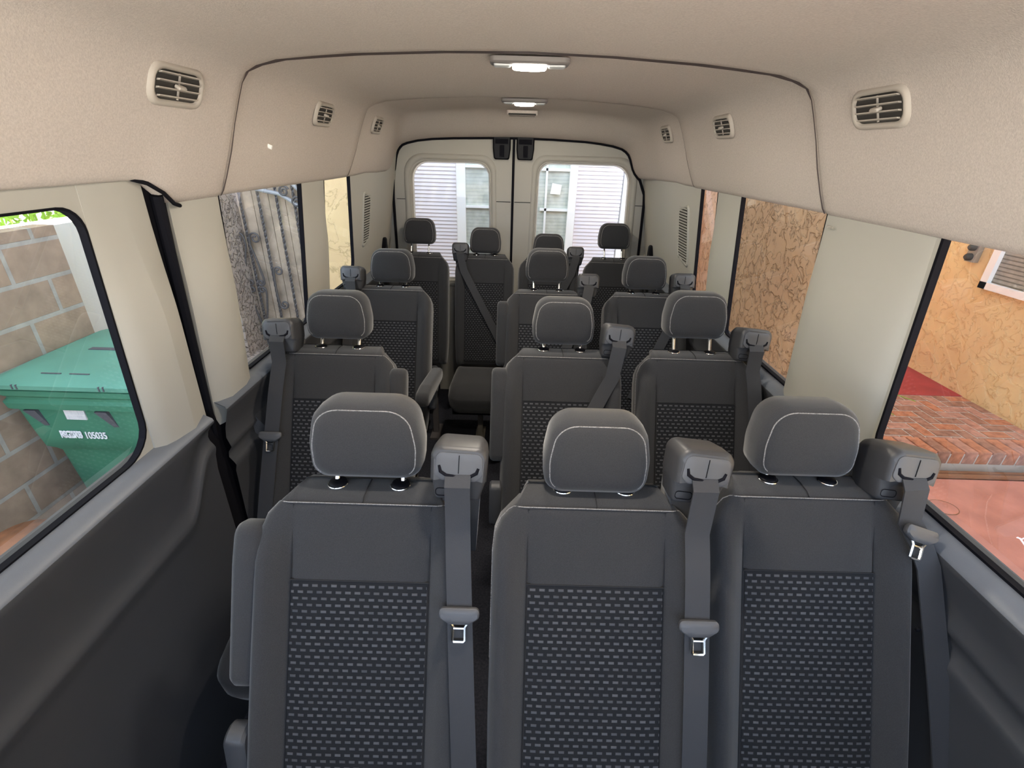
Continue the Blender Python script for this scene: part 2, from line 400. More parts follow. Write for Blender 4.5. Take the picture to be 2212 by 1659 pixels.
# front lower, front upper, rear lower, rear upper
WIN[-1] = [win_loop(.02, .02, .948, .876, 1.019, 1.585, [.03, .07, .055, .05]),
           win_loop(1.395, 1.285, 1.905, 1.812, 1.020, 1.64, [.02, .02, .03, .02]),
           win_loop(2.115, 2.03, 2.53, 2.345, 1.06, 1.64, [.04, .075, .03, .03])]
WIN[1] = [win_loop(.02, .02, .988, .925, 1.019, 1.64, [.03, .075, .05, .05]),
          win_loop(1.385, 1.285, 1.905, 1.812, 1.020, 1.64, [.02, .02, .03, .02]),
          win_loop(2.115, 2.03, 2.325, 2.222, 1.06, 1.64, [.04, .05, .03, .03])]
for sg, nm in ((-1, 'left'), (1, 'right')):
    P = side(sg)
    holes = WIN[sg] if sg > 0 else WIN[sg][1:]
    y0, y1 = (-.55, -.55) if sg > 0 else (1.215, 1.12)
    o = plate([(y0, 1.0), (RY, 1.0), (RY, 1.66), (y1, 1.66)], holes, P, 'wall_%s' % nm, M['beige'], th=.014)
    struct(o, 'beige upper side wall with windows, %s' % ('sliding door side' if sg < 0 else 'patio side'), 'wall')
# windows: gasket + pane
wn = 1
for sg in (-1, 1):
    P = side(sg)
    for i, lp in enumerate(WIN[sg]):
        if sg < 0 and i == 0: continue
        e = empty('window_%d' % wn); wn += 1
        struct(e, 'van side window %s' % {(-1, 1): 'looking onto the iron gate', (-1, 2): 'narrow, showing cream stucco', (1, 0): 'looking onto the brick patio', (1, 1): 'showing the tan stucco column', (1, 2): 'narrow, showing orange stucco'}[(sg, i)], 'window')
        ring_strip(lp, .0065, P, -.001, .014, 'gasket', M['black'], e)
        mb = MB(); mb.add([P(u, v, .010) for u, v in lp], [tuple(range(len(lp)))])
        mb.build('pane', M['glass'], e, False)

# sliding door
d1 = empty('door_1', (0, 0, 0)); struct(d1, 'sliding side door with a big window', 'door')
P = side(-1)
plate([(-.55, 1.0), (1.135, 1.0), (1.01, 1.66), (-.55, 1.66)], [WIN[-1][0]], P, 'door_trim', M['beige'], d1, th=.014)
ring_strip(WIN[-1][0], .0045, P, -.001, .014, 'gasket', M['black'], d1)
mb = MB(); mb.add([P(u, v, .010) for u, v in WIN[-1][0]], [tuple(range(len(WIN[-1][0])))]); mb.build('pane', M['glass'], d1, False)

# pillar covers: cross-section lofted up the wall
def pillar(sg, name, y0, y1, sec, z0=.998, z1=1.63, m=None, parent=None, label=None, n=14):
    rings = []
    for k in range(n):
        z = z0+(z1-z0)*k/(n-1); a, b = y0(z), y1(z)
        q = 1-.85*sm((z-1.30)/.26); rings.append([(sg*(xw(z)-(off*q if off > 0 else off)), a+(b-a)*f, z) for f, off in sec])
    mb = MB(); mb.loft(rings, False, False)
    o = mb.build(name, m or M['beige'], parent, True, 25)
    if not parent: struct(o, label, 'pillar')
    return o
lin = lambda za, ya, zb, yb: (lambda z: ya+(yb-ya)*(z-za)/(zb-za))
# door's own beige pillar
pillar(-1, 'pillar_trim', lin(1.02, .950, 1.56, .880), lin(.98, 1.150, 1.6, 1.030), [(0, -.001), (.01, .003), (.12, .016), (.25, .022), (.58, .030), (.60, .030), (.98, .012), (1, .008), (1, -.03)], parent=d1)
# fixed pillar behind the gap
pillar(-1, 'trim_1', lin(.96, 1.196, 1.57, 1.105), lin(1.03, 1.385, 1.55, 1.300), [(0, -.03), (0, .006), (.06, .014), (.30, .030), (.70, .030), (.90, .022), (1, .008), (1, -.034)], z0=.93, label='beige pillar cover between the sliding door gap and the gate window')
pillar(1, 'trim_2', lin(1.02, .996, 1.56, .940), lin(1.03, 1.385, 1.55, 1.300), [(0, -.001), (.02, .004), (.06, .014), (.20, .022), (.36, .030), (.76, .031), (.92, .022), (1, .008), (1, -.034)], z0=1.0, label='wide beige pillar cover between the patio window and the stucco window')
for sg, nm, lb in ((-1, 'trim_3', 'slim beige pillar beside the iron gate view'), (1, 'trim_4', 'slim beige pillar beside the tan stucco view')):
    pillar(sg, nm, lin(1.03, 1.912, 1.55, 1.824), lin(1.03, 2.115, 1.55, 2.040), [(0, -.001), (.03, .003), (.35, .018), (.55, .028), (.85, .026), (1, .008), (1, -.034)], label=lb)
# black gap between sliding door and body
mb = MB()
rings = []
for k in range(14):
    z = .0+1.62*k/13
    ya = lin(.98, 1.150, 1.6, 1.030)(z) if z > .98 else 1.150+(.98-z)*.10
    x = xw(z) if z > 1.018 else .882
    e_ = .10 if z < .98 else 0; rings.append([(-(x+.008), ya-.02-e_, z), (-(x+.004), ya+.09+e_, z)])
mb.loft(rings, False, False)
struct(mb.build('trim_5', M['black'], smooth=False), 'black gap and seal along the sliding door edge', 'door seal')
mb = MB(); mb.tube([(-(xw(z)-.004), lin(.98, 1.170, 1.6, 1.064)(z), z) for z in (.6, .8, .98, 1.2, 1.4, 1.585)], .012, 8)
struct(mb.build('trim_6', M['black']), 'black rubber weatherstrip of the sliding door', 'door seal')
mb = MB(); mb.tube([(-.775, .985, 1.624), (-.768, 1.03, 1.611), (-.768, 1.07, 1.590), (-.775, 1.105, 1.565), (-.784, 1.135, 1.558)], .0045, 8)
struct(mb.build('trim_7', M['black']), 'black edging under the headliner corner above the sliding door gap', 'door seal')

# lower dark side trim with raised contours
def lower(sg, ylist, name, parent=None, label=None, zr=lambda y: 0., big=1.):
    rings = []
    for y in ylist:
        k = zr(y)
        if big > 1: pr = [(.915, 1.022), (.884, 1.020), (.870, 1.012), (.846, 1.000), (.842, .992), (.844, .978+.006*k), (.856, .93+.030*k), (.868, .87+.058*k), (.873, .82+.080*k), (.871, .795+.088*k), (.864, .778+.092*k), (.8595, .766+.094*k), (.860, .758+.094*k), (.866, .742+.092*k), (.872, .71+.08*k), (.873, .55), (.868, .30), (.862, .10), (.86, 0)]
        else: pr = [(.915, 1.022), (.884, 1.020), (.870, 1.012), (.846, 1.000), (.842, .992), (.846, .980), (.862, .930), (.868, .895), (.862, .872), (.860, .862), (.872, .845), (.876, .825), (.864, .806), (.860, .796), (.866, .775), (.872, .60), (.868, .30), (.862, .10), (.86, 0)]
        rings.append([(sg*x, y, z) for x, z in pr])
    mb = MB(); mb.loft(rings, False, False)
    o = mb.build(name, M['dash'], parent, True, 50)
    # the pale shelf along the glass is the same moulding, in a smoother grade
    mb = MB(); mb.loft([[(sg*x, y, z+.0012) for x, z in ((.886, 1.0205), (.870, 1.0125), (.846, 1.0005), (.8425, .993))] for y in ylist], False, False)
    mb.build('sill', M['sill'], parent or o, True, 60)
    if not parent: struct(o, label, 'side trim')
    return o
yl = [-.55, 0, .3, .5, .7, .85, .93, .955, .97, .985, 1.0, 1.015, 1.03, 1.045, 1.06, 1.075, 1.09, 1.105, 1.125]
lower(-1, yl, 'lower_trim', d1, zr=lambda y: sm((y-.955)/.15)*1.5, big=1.3)
lower(-1, [1.19, 1.3, 1.5, 2, 2.5, RY], 'trim_8', None, 'dark lower side trim behind the sliding door')
lower(1, [-.55, 0, .3, .5, .7, .9, 1.0, 1.2, 1.5, 2, 2.5, RY], 'trim_9', None, 'dark lower side trim on the patio side with raised ribs')
for sg, nm, y0 in ((-1, 'wall_left.001', 1.19), (1, 'wall_right.001', -.55)):
    mb = MB(); mb.box(sg*.925-.02, sg*.925+.02, y0, RY, -.05, .985)
    struct(mb.build(nm, M['white'], smooth=False), 'outer body panel below the windows', 'wall')
mb = MB(); mb.box(-.945, -.905, -.55, 1.12, -.05, .985); mb.build('outer_skin', M['white'], d1, False)
# storage recess ledge beside the second row (dark cubby seen behind the belt)
mb = MB(); mb.loft([[(-.872, 1.34, .80), (-.872, 1.60, .80), (-.872, 1.60, .90), (-.872, 1.34, .90)], [(-.842, 1.36, .815), (-.842, 1.58, .815), (-.846, 1.58, .835), (-.846, 1.36, .835)]])
struct(mb.build('trim_10', M['dash']), 'dark cup ledge on the side trim beside the second row', 'side trim')

def emboss(txt, size, m, name, parent, pos, U, V, N):
    tc_ = bpy.data.curves.new(name, 'FONT'); tc_.body = txt; tc_.size = size; tc_.extrude = .0004; tc_.align_x = 'CENTER'
    t_ = bpy.data.objects.new(name, tc_); COL.objects.link(t_); bpy.context.view_layer.update()
    me = bpy.data.meshes.new_from_object(t_.evaluated_get(bpy.context.evaluated_depsgraph_get())); me.materials.clear(); me.materials.append(m)
    bpy.data.objects.remove(t_); o = link(name, me, parent)
    mt = Matrix((U, V, N)).transposed().to_4x4(); mt.translation = Vector(pos); o.matrix_world = mt; return o
kx = (XW0-XW1)/(ZW1-ZW0); vv = Vector((-kx, 0, 1)).normalized(); uu = Vector((0, -1, 0)); nn_ = uu.cross(vv)
emboss('AIRBAG', .010, M['ventp'], 'embossed_lettering', bpy.data.objects['trim_2'], (xw(1.535)-.0125, 1.262, 1.535), uu, vv, nn_)
# --- rear doors
RP = lambda u, v, d: (u, RY+d, v)
def rear_door(nm, lab, outer, hole):
    e = empty(nm); struct(e, lab, 'door')
    plate(outer, [hole], RP, 'door_trim', M['doorgrey'], e, th=.03)
    us = [p[0] for p in hole]; vs = [p[1] for p in hole]; cx, cy = (max(us)+min(us))/2, (max(vs)+min(vs))/2; hw, hh = (max(us)-min(us))/2, (max(vs)-min(vs))/2
    def sc(g): return [(cx+(u-cx)*(hw+g)/hw, cy+(v-cy)*(hh+g)/hh) for u, v in hole]
    mb = MB()
    mb.loft([[RP(*p, d) for p in sc(g)] for g, d in ((.042, .001), (.034, -.010), (.020, -.012), (.008, -.004), (.0, .012), (-.004, .05))], True, False)
    mb.build('window_surround', M['doorgrey'], e, True, 60)
    ring_strip(sc(-.002), .010, RP, .052, .06, 'gasket', M['white'], e)
    mb = MB(); mb.add([RP(u, v, .055) for u, v in hole], [tuple(range(len(hole)))]); mb.build('pane', M['glass'], e, False)
    return e
hl = rounded([(-.715, .86), (-.178, .86), (-.192, 1.622), (-.700, 1.622)], [.06, .06, .085, .11])
hr = rounded([(.108, .86), (.745, .86), (.712, 1.632), (.118, 1.632)], [.06, .06, .11, .075])
dl = rear_door('door_2', 'rear door beside the gate, with window and lavender shutter view', [(-.87, 0), (-.048, 0), (-.048, 1.80), (-.87, 1.80)], hl)
dr = rear_door('door_3', 'rear door on the patio side, with a window', [(-.036, 0), (.87, 0), (.87, 1.80), (-.036, 1.80)], hr)
for e, xs in ((dl, ((-.80, -.735), (-.165, -.055))), (dr, ((-.030, .092), (.742, .82)))):
    mb = MB()
    for a, b in xs: mb.box(a, b, RY-.0015, RY, 1.388, 1.392)
    mb.build('panel_joint', M['seam'], e, False)
def latch(e, x0, x1):
    w = x1-x0; cx = (x0+x1)/2
    o = rounded([(cx-w/2+.008, 1.640), (cx+w/2-.008, 1.640), (cx+w/2, 1.70), (cx+w/2, 1.79), (cx-w/2, 1.79), (cx-w/2, 1.70)], [.012, .012, .02, .002, .002, .02], 3)
    mb = MB(); mb.pillow(o, [(0, 0), (-.028, 0), (-.036, .007)], lambda u, v, d: (u, RY+d, v), 0, 1)
    l = mb.build('latch', M['blackgloss'], e, True, 35)
    mb = MB(); mb.box(cx-.012, cx+.016, RY-.045, RY-.034, 1.655, 1.72); mb.box(cx-w*.36, cx+w*.36, RY-.041, RY-.034, 1.728, 1.755)
    mb.build('latch_catch', M['black'], l, False)
latch(dl, -.172, -.062); latch(dr, -.026, .084)
mb = MB(); mb.box(-.050, -.034, RY-.012, RY+.03, 0, 1.80)
struct(mb.build('trim_11', M['black'], smooth=False), 'black rubber seal between the two rear doors', 'door seal')
# black seal around the rear opening
sl = [(-.818, .02), (-.818, 1.05), (-.815, 1.40), (-.806, 1.53)]+[(x, z-.004) for x, z in OPL[2:]]+[(0, 1.762)]+[(x, z-.004) for x, z in OPR[-2:2:-1]]+[(.765, 1.545), (.805, 1.46), (.812, 1.40), (.822, 1.10), (.822, .02)]
mb = MB(); mb.tube([(x, 3.276, z) for x, z in sl], .009, 6)
struct(mb.build('trim_12', M['black']), 'black seal around the rear door opening', 'door seal')
# D-pillar louvre grilles
def grille(sg, ya, yb, za, zb, lab):
    P = side(sg)
    yc, zc = (ya+yb)/2, (za+zb)/2
    loop = rounded([(ya+.02, za), (yb, za+.03), (yb-.015, zb-.03), (ya-.01, zb)] if sg < 0 else [(ya, za+.0), (yb, za+.03), (yb-.01, zb-.03), (ya, zb)], .02, 4)
    e = empty('louvre_grille', P(yc, zc, 0)); tag(e, lab, 'vent grille', 'slotted grilles on the rear pillars')
    q = lambda y, z, d: tuple(Vector(P(y, z, d))-Vector(P(yc, zc, 0)))
    mb = MB(); mb.add([q(*p, -.003) for p in loop], [tuple(range(len(loop)))]); mb.build('backing', M['ventdark'], e, False)
    ring = MB(); us = [p[0] for p in loop]; vs = [p[1] for p in loop]; cx, cy = (max(us)+min(us))/2, (max(vs)+min(vs))/2; hw, hh = (max(us)-min(us))/2, (max(vs)-min(vs))/2
    s2 = lambda g: [(cx+(u-cx)*(hw+g)/hw, cy+(v-cy)*(hh+g)/hh) for u, v in loop]
    ring.loft([[q(*p, d) for p in s2(g)] for g, d in ((.012, 0), (.009, -.007), (.001, -.007), (-.002, -.002))], True, False); ring.build('frame', M['beige'], e, True, 60)
    n = 21; sl_ = MB()
    for k in range(1, n):
        z = za+(zb-za)*k/n
        w0 = [u for u in (ya+.006, yb-.006)]
        t = (z-za)/(zb-za); y0 = loop and ya+(.014*(1-t) if sg < 0 else 0)+.003; y1 = yb-.003-.012*abs(2*t-1)
        sl_.loft([[q(y0, z-.0035, -.0035), q(y0, z+.0025, -.0035), q(y0, z+.0035, -.008), q(y0, z-.0025, -.008)], [q(y1, z-.0035, -.0035), q(y1, z+.0025, -.0035), q(y1, z+.0035, -.008), q(y1, z-.0025, -.008)]])
    sl_.build('slats', M['beige'], e, False)
grille(-1, 2.615, 2.745, 1.20, 1.475, 'tall beige slotted grille on the rear pillar near the cream stucco view')
grille(1, 2.40, 2.545, 1.195, 1.475, 'tall beige slotted grille on the rear pillar near the orange stucco view')

# ------------------------------------------------------------------ ceiling fittings
def cove_frame(sg, y, z):
    """frame on the sloped cove face: u along +Y, v up the face, d into the cabin"""
    i = next(k for k in range(len(PR)-1) if PR[k][1] <= z <= PR[k+1][1] and PR[k][1] > 1.57)
    a, b = Vector(PR[i]), Vector(PR[i+1]); t = (z-a.y)/(b.y-a.y); p = a.lerp(b, t)
    up = (Vector((.686, 1.782))-Vector((.732, 1.67))).normalized()
    U = Vector((0, 1, 0)); V = Vector((sg*up.x, 0, up.y)); N = Vector((-sg*up.y, 0, up.x*1.0)) if False else (U.cross(V) if sg < 0 else V.cross(U))
    if N.x*sg > 0: N = -N
    return Vector((sg*p.x, y, p.y)), U, V, N
def air_vent(sg, y, z, lab, off=0.):
    o, U, V, N = cove_frame(sg, y, z); o = o-N*off
    e = empty('air_vent', o); tag(e, lab, 'air vent', 'beige air vents along the headliner coves')
    q = lambda u, v, d: U*u+V*v+N*d
    loop = rounded([(-.078, -.036), (.078, -.036), (.078, .036), (-.078, .036)], .026, 5)
    sc = lambda g: [(u*(.078-g)/.078, v*(.036-g)/.036) for u, v in loop]
    mb = MB(); mb.loft([[q(*p, d) for p in sc(g)] for g, d in ((-.004, -.002), (0, .006), (.004, .008), (.009, .006), (.011, -.004))], True, False); mb.build('frame', M['ventp'], e, True, 60)
    mb = MB(); mb.add([q(*p, .0025) for p in sc(.008)], [tuple(range(len(loop)))]); mb.build('backing', M['ventdark'], e, False)
    for k in range(4):
        v = -.019+.0135*k; w = .062 if k in (1, 2) else .058
        mb = MB(); mb.loft([[q(s*w, v-.003, .003), q(s*w, v+.0005, .003), q(s*w, v+.0028, .009), q(s*w, v+.0008, .0095)] for s in (-1, 1)]); mb.build('slat', M['ventp'], e, False)
    mb = MB(); mb.box(-.0012, .0012, -.024, .024, .003, .006); mb.v = [tuple(q(*p)) for p in mb.v]; mb.build('divider', M['ventp'], e, False)
    mb = MB(); mb.pillow(rounded([(-.012, -.004), (.012, -.004), (.012, .004), (-.012, .004)], .004, 3), [(.004, 0), (.012, 0), (.014, .0015)], q, .001, 1); mb.build('thumb_tab', M['ventp'], e)
for sg, a in ((-1, 'on the cove above the sliding door'), (1, 'on the cove above the patio window')):
    air_vent(sg, 1.07, 1.785, 'beige air vent '+a)
for sg, a in ((-1, 'on the middle headliner section, gate side'), (1, 'on the middle headliner section, stucco column side')):
    air_vent(sg, 1.862, 1.783, 'beige air vent '+a, .004)
for sg, a in ((-1, 'on the rearmost headliner section, gate side'), (1, 'on the rearmost headliner section, patio side')):
    air_vent(sg, 2.557, 1.780, 'beige air vent '+a, .004)
def dome_light(y, lab, zc):
    e = empty('dome_light', (.006, y, zc)); tag(e, lab, 'ceiling light', 'dome lights along the middle of the headliner')
    q = lambda u, v, d: Vector((u, v, -d))
    lp = rounded([(-.105, -.040), (.105, -.040), (.105, .040), (-.105, .040)], .018, 4)
    mb = MB(); mb.pillow(lp, [(-.004, 0), (.006, 0), (.010, .004)], q, .002, 1); mb.build('housing', M['domehouse'], e)
    lp = rounded([(-.046, -.020), (.046, -.020), (.046, .020), (-.046, .020)], .007, 3)
    mb = MB(); mb.pillow(lp, [(.008, 0), (.018, .001), (.021, .005)], q, .003, 1); mb.build('lamp_lens', M['lamp'], e)
    for s in (-1, 1):
        mb = MB(); mb.pillow([(u+s*.072, v) for u, v in rounded([(-.023, -.018), (.023, -.018), (.023, .018), (-.023, .018)], .006, 3)], [(.008, 0), (.014, .001), (.016, .004)], q, .001, 1); mb.build('switch_lens', M['greyplastic'], e)
    ld = bpy.data.lights.new('dome_lamp', 'AREA'); ld.shape = 'RECTANGLE'; ld.size = .09; ld.size_y = .04; ld.energy = LAMP_W; ld.color = (1., .90, .76)
    lo = bpy.data.objects.new('dome_lamp', ld); COL.objects.link(lo); lo.parent = e; lo.location = (0, 0, -.030); ld.spread = PI
LAMP_W = 4.0
dome_light(.735, 'lit dome light at the top of the view, in the headliner over the front row', 1.893)
dome_light(1.495, 'lit dome light just behind the first curved headliner joint', 1.905)
dome_light(2.50, 'lit dome light just behind the second curved headliner joint', 1.898)
e = empty('pull_handle', (.0, 2.86, 1.872)); tag(e, 'small beige slotted grip in the rear headliner behind the last dome light', 'grip')
mb = MB(); mb.pillow(rounded([(-.085, -.022), (.085, -.022), (.075, .022), (-.075, .022)], .012, 4), [(-.01, 0), (.010, 0), (.014, .004)], lambda u, v, d: Vector((u, v, -d)), .001, 1); mb.build('bezel', M['headliner'], e)
mb = MB(); mb.box(-.072, .072, -.024, -.019, -.013, -.004); mb.box(-.068, .068, .016, .023, -.016, -.004); mb.build('slot', M['ventdark'], e, False)
o, U, V, N = cove_frame(-1, 1.508, 1.681); mb = MB(); o = o-N*.012
mb.loft([[U*(.003*math.cos(t))+V*(.006*math.sin(t))+N*d for t in (k*PI/4 for k in range(8))] for d in (-.006, .010, .016)]); mb.build('bare_clip', M['white'], None, True, 40, o)
tag(bpy.data.objects['bare_clip'], 'tiny white clip sticking out of the headliner cove above the gate window', 'clip')

# rear belt anchors on the D pillars
for sg, a in ((-1, 'gate side rear pillar'), (1, 'patio side rear pillar')):
    e = empty('belt_anchor', (sg*(xw(1.14)-.0), 3.10, 1.14)); tag(e, 'black shoulder belt loop on the '+a, 'belt loop', 'shoulder belt loops beside the rear doors')
    mb = MB(); mb.pillow(rounded([(-.03, -.035), (.03, -.035), (.022, .035), (-.022, .035)], .014, 4), [(-.006, 0), (.016, 0), (.022, .006)], lambda u, v, d: Vector((-sg*d, u, v)), .002, 1); mb.build('loop', M['blackgloss'], e)
    mb = MB(); mb.ribbon([(-sg*.02, 0, -.02), (-sg*.024, .0, -.10), (-sg*.016, .02, -.5), (-sg*.01, .03, -.9)], .046, (0, 1, 0)); mb.build('webbing', M['web'], e, False)

# ------------------------------------------------------------------ seats
CACHE = {}
def cached(key, name, mb_fn, m, parent, loc=None, **kw):
    if key in CACHE: return link(name, CACHE[key], parent, loc)
    o = mb_fn().build(name, m, parent, loc=loc, **kw); CACHE[key] = o.data; return o
ZS = 1.06                        # height of the stitched edge
def frame(k):
    a = math.atan(k); c, s = math.cos(a), math.sin(a)
    # (x, s up the back from the stitched edge, d forward of the cloth face)
    return lambda x, s_, d: Vector((x, s_*s-d*c, ZS+s_*c+d*s))
SB = -.685
def hwid(s, w):
    T = [(-.70, .93), (-.60, .985), (-.45, 1.), (-.085, 1.), (-.05, .985), (-.022, .93), (0, .83), (.018, .745), (.034, .69), (.046, .64)]
    for (a, fa), (b, fb) in zip(T, T[1:]):
        if s <= b: return w*(fa+(fb-fa)*max(0, min(1, (s-a)/(b-a))))
    return w*T[-1][1]
def back_section(s, w, push, k, bol):
    F = frame(k); hw = hwid(s, w); IN = .135*w/.205
    fade = max(0, min(1, (-s-.01)/.10)); B = bol*fade
    half = [(0, 0), (.33*IN, 0), (.66*IN, 0), (IN-.009, 0), (IN, -.006*max(.35, fade)), (IN+.007, .001)]
    for f, y in ((.22, .45), (.45, .85), (.68, 1.), (.86, .78), (.96, .25)):
        half.append((IN+.007+(hw-IN-.007)*f, B*y - (.016 if f > .9 else .004 if f > .8 else 0)*1.0))
    half += [(hw, -.034)]
    if hw < IN+.02: half = [(min(x, hw*.99), y) for x, y in half]
    th = .095
    back = [(hw, -.060), (hw-.012, -.082), (hw*.75, -th), (hw*.35, -th)]
    right = [(x, max(d-push, -th+.004) if push else d) for x, d in half]+[(x, max(d, -th)) for x, d in back]
    full = right+[(0, -th)]+[(-x, d) for x, d in right[:0:-1]]
    return [F(x, s, d) for x, d in full]
def backrest_mb(w, k, bol):
    ss = [(SB, .03), (SB+.02, .008), (SB+.05, 0), (-.55, 0), (-.42, 0), (-.30, 0), (-.20, 0), (-.14, 0), (-.105, 0), (-.085, 0), (-.066, 0), (-.05, 0), (-.035, 0), (-.022, 0), (-.010, 0), (0, .002), (.010, .008), (.019, .020), (.029, .038), (.037, .056), (.042, .072)]
    mb = MB(); mb.loft([back_section(s, w, p, k, bol) for s, p in ss]); return mb
def front_d(x, s, w, bol):
    IN = .135*w/.205; fade = max(0, min(1, (-s-.01)/.10)); hw = hwid(s, w); x = abs(x)
    if x < IN+.007: return 0
    f = (x-IN-.007)/max(.001, hw-IN-.007)
    return bol*fade*min(1, f*1.9) if f < .7 else bol*fade*(1-(f-.7)/.3)-.02*(f-.7)/.3
def stitch_mb(w, k, bol, r=.00125):
    F = frame(k); pts = []
    for s in (-.30, -.24, -.18, -.14, -.11, -.085, -.066, -.05, -.035, -.022, -.012, -.004): pts.append(F(-hwid(s, w)*.995, s, -.018))
    for i in range(-9, 10): pts.append(F(hwid(.002, w)*.97*i/9, .004, -.001 if abs(i) < 9 else -.008))
    for s in (-.004, -.012, -.022, -.035, -.05, -.066, -.085, -.11, -.14, -.18, -.24, -.30): pts.append(F(hwid(s, w)*.995, s, -.018))
    mb = MB(); mb.tube(pts, r, 6); return mb
def seams_mb(w, k):
    F = frame(k); IN = .135*w/.205; mb = MB()
    for sx in (-1, 1): mb.tube([F(sx*IN, s, -.0035) for s in (-.66, -.5, -.3, -.1, -.03, 0)], .0013, 5)
    mb.tube([F(0, .006, -.004), F(0, .016, -.012), F(0, .030, -.036), F(0, .041, -.066)], .0012, 5)
    mb.tube([F(-IN, -.146, .0005), F(IN, -.146, .0005)], .0016, 5)
    return mb
def panel_obj(w, k, parent):
    key = ('panel', w, k)
    if key in CACHE: return link('patterned_panel', CACHE[key], parent)
    F = frame(k); IN = .135*w/.205-.003; nu, nv = 8, 14; mb = MB(); uv = []
    for j in range(nv+1):
        s = -.147-(.655-.147)*j/nv
        for i in range(nu+1):
            x = -IN+2*IN*i/nu; ed = min(1, min(i, nu-i)/1., min(j, nv-j)/1.)
            mb.v.append(tuple(F(x, s, .0008+.0016*ed))); uv.append((x+IN, s+2))
    for j in range(nv):
        for i in range(nu):
            a = j*(nu+1)+i; mb.f.append((a, a+1, a+nu+2, a+nu+1))
    me = bpy.data.meshes.new('patterned_panel'); me.from_pydata(mb.v, [], mb.f); me.update()
    ul = me.uv_layers.new(name='UVMap')
    for lp in me.loops: ul.data[lp.index].uv = uv[lp.vertex_index]
    me.polygons.foreach_set('use_smooth', [True]*len(me.polygons)); me.materials.append(M['pattern'])
    bm = bmesh.new(); bm.from_mesh(me)
    for f in bm.faces:
        if f.normal.y > 0: f.normal_flip()
    bm.to_mesh(me); bm.free()
    CACHE[key] = me; return link('patterned_panel', me, parent)
HR = rounded([(-.104, 0), (.104, 0), (.1075, .072), (.092, .160), (-.092, .160), (-.1075, .072)], [.034, .034, .12, .058, .058, .12], 7)
def hr_place(u, v, d):
    t = math.radians(10); curve = -.012*(1-(u/.11)**2)*0
    d = d*.84; return Vector((u, v*math.sin(t)+(-d)*math.cos(t), v*math.cos(t)+d*math.sin(t)*.6))
def headrest_mb():
    mb = MB()
    # d is forward: from the back to the front face
    back = [(-.060, .030), (-.056, .012), (-.042, .002), (-.010, 0), (.022, .001), (.036, .006), (.041, .011), (.0435, .0125), (.048, .0165), (.0515, .026)]
    mb.pillow(HR, back, hr_place, .005, 4); 
    return mb
def hr_stitch_mb():
    mb = MB(); us = .1075; vs = .080
    pts = []
    for u, v in HR:
        pts.append((u, v))
    ins = .0118
    P = [(u*(us-ins)/us, .080+(v-.080)*(vs-ins)/vs) for u, v in pts]
    P = [p for p in P]
    lo = [i for i, p in enumerate(P) if p[1] < .022]
    # open path: from bottom right corner round over the top to bottom left
    start = max(i for i in lo if P[i][0] > 0); end = min(i for i in lo if P[i][0] < 0)
    seq = []; i = start
    while True:
        seq.append(P[i]); 
        if i == end: break
        i = (i+1) % len(P)
    mb.tube([hr_place(u, v, .0425) for u, v in seq], .00125, 6); return mb
def cushion_mb(w, dep=.40):
    mb = MB(); y0 = -.30; 
    out = rounded([(-w*.84, 0), (w*.84, 0), (w*.92, -dep*.7), (w*.88, -dep), (-w*.88, -dep), (-w*.92, -dep*.7)], [.03, .03, .15, .075, .075, .15], 6)
    def pl(u, v, d):
        b = .018*max(0, (abs(u)/w-.6)/.4) if d > -.02 else 0
        tip = -.02*max(0, (-v-dep*.75)/(dep*.25)) if d > -.05 else 0
        return Vector((u, v+y0, .455+d+b+tip))
    mb.pillow(out, [(-.155, .06), (-.14, .02), (-.10, .004), (-.05, 0), (-.025, .004), (-.008, .018), (0, .036)], pl, .004, 4); return mb
def base_mb(w):
    mb = MB()
    mb.box(-w*.8, w*.8, -.62, -.30, .27, .31); return mb
def leg_mb(x, y):
    mb = MB(); mb.box(x-.016, x+.016, y-.02, y+.02, .012, .29); mb.box(x-.03, x+.03, y-.09, y+.09, 0, .014); return mb
ARM = rounded([(-.19, -.035), (.10, -.042), (.19, -.030), (.19, .030), (.10, .036), (-.19, .030)], [.028, .1, .03, .03, .1, .028], 5)
def arm_mb():
    mb = MB(); mb.pillow(ARM, [(-.029, .020), (-.026, .007), (-.016, 0), (.016, 0), (.026, .007), (.029, .020)], lambda u, v, d: Vector((d, -v, u)), .002, 3); return mb
HG = rounded([(-.044, -.058), (.040, -.058), (.052, -.012), (.053, .040), (.040, .056), (-.042, .056), (-.053, .040), (-.052, -.012)], [.008, .008, .03, .02, .018, .018, .02, .03], 4)
def guide_mb():
    mb = MB(); mb.pillow(HG, [(-.085, .022), (-.080, .010), (-.060, .003), (-.02, 0), (.012, 0), (.018, .003), (.021, .007)], lambda u, v, d: Vector((u, -d-(.016 if d > .0 and v < -.012 else 0)*-1.0, v+.10*max(0, -d-.02)*0)), 0, 1); return mb
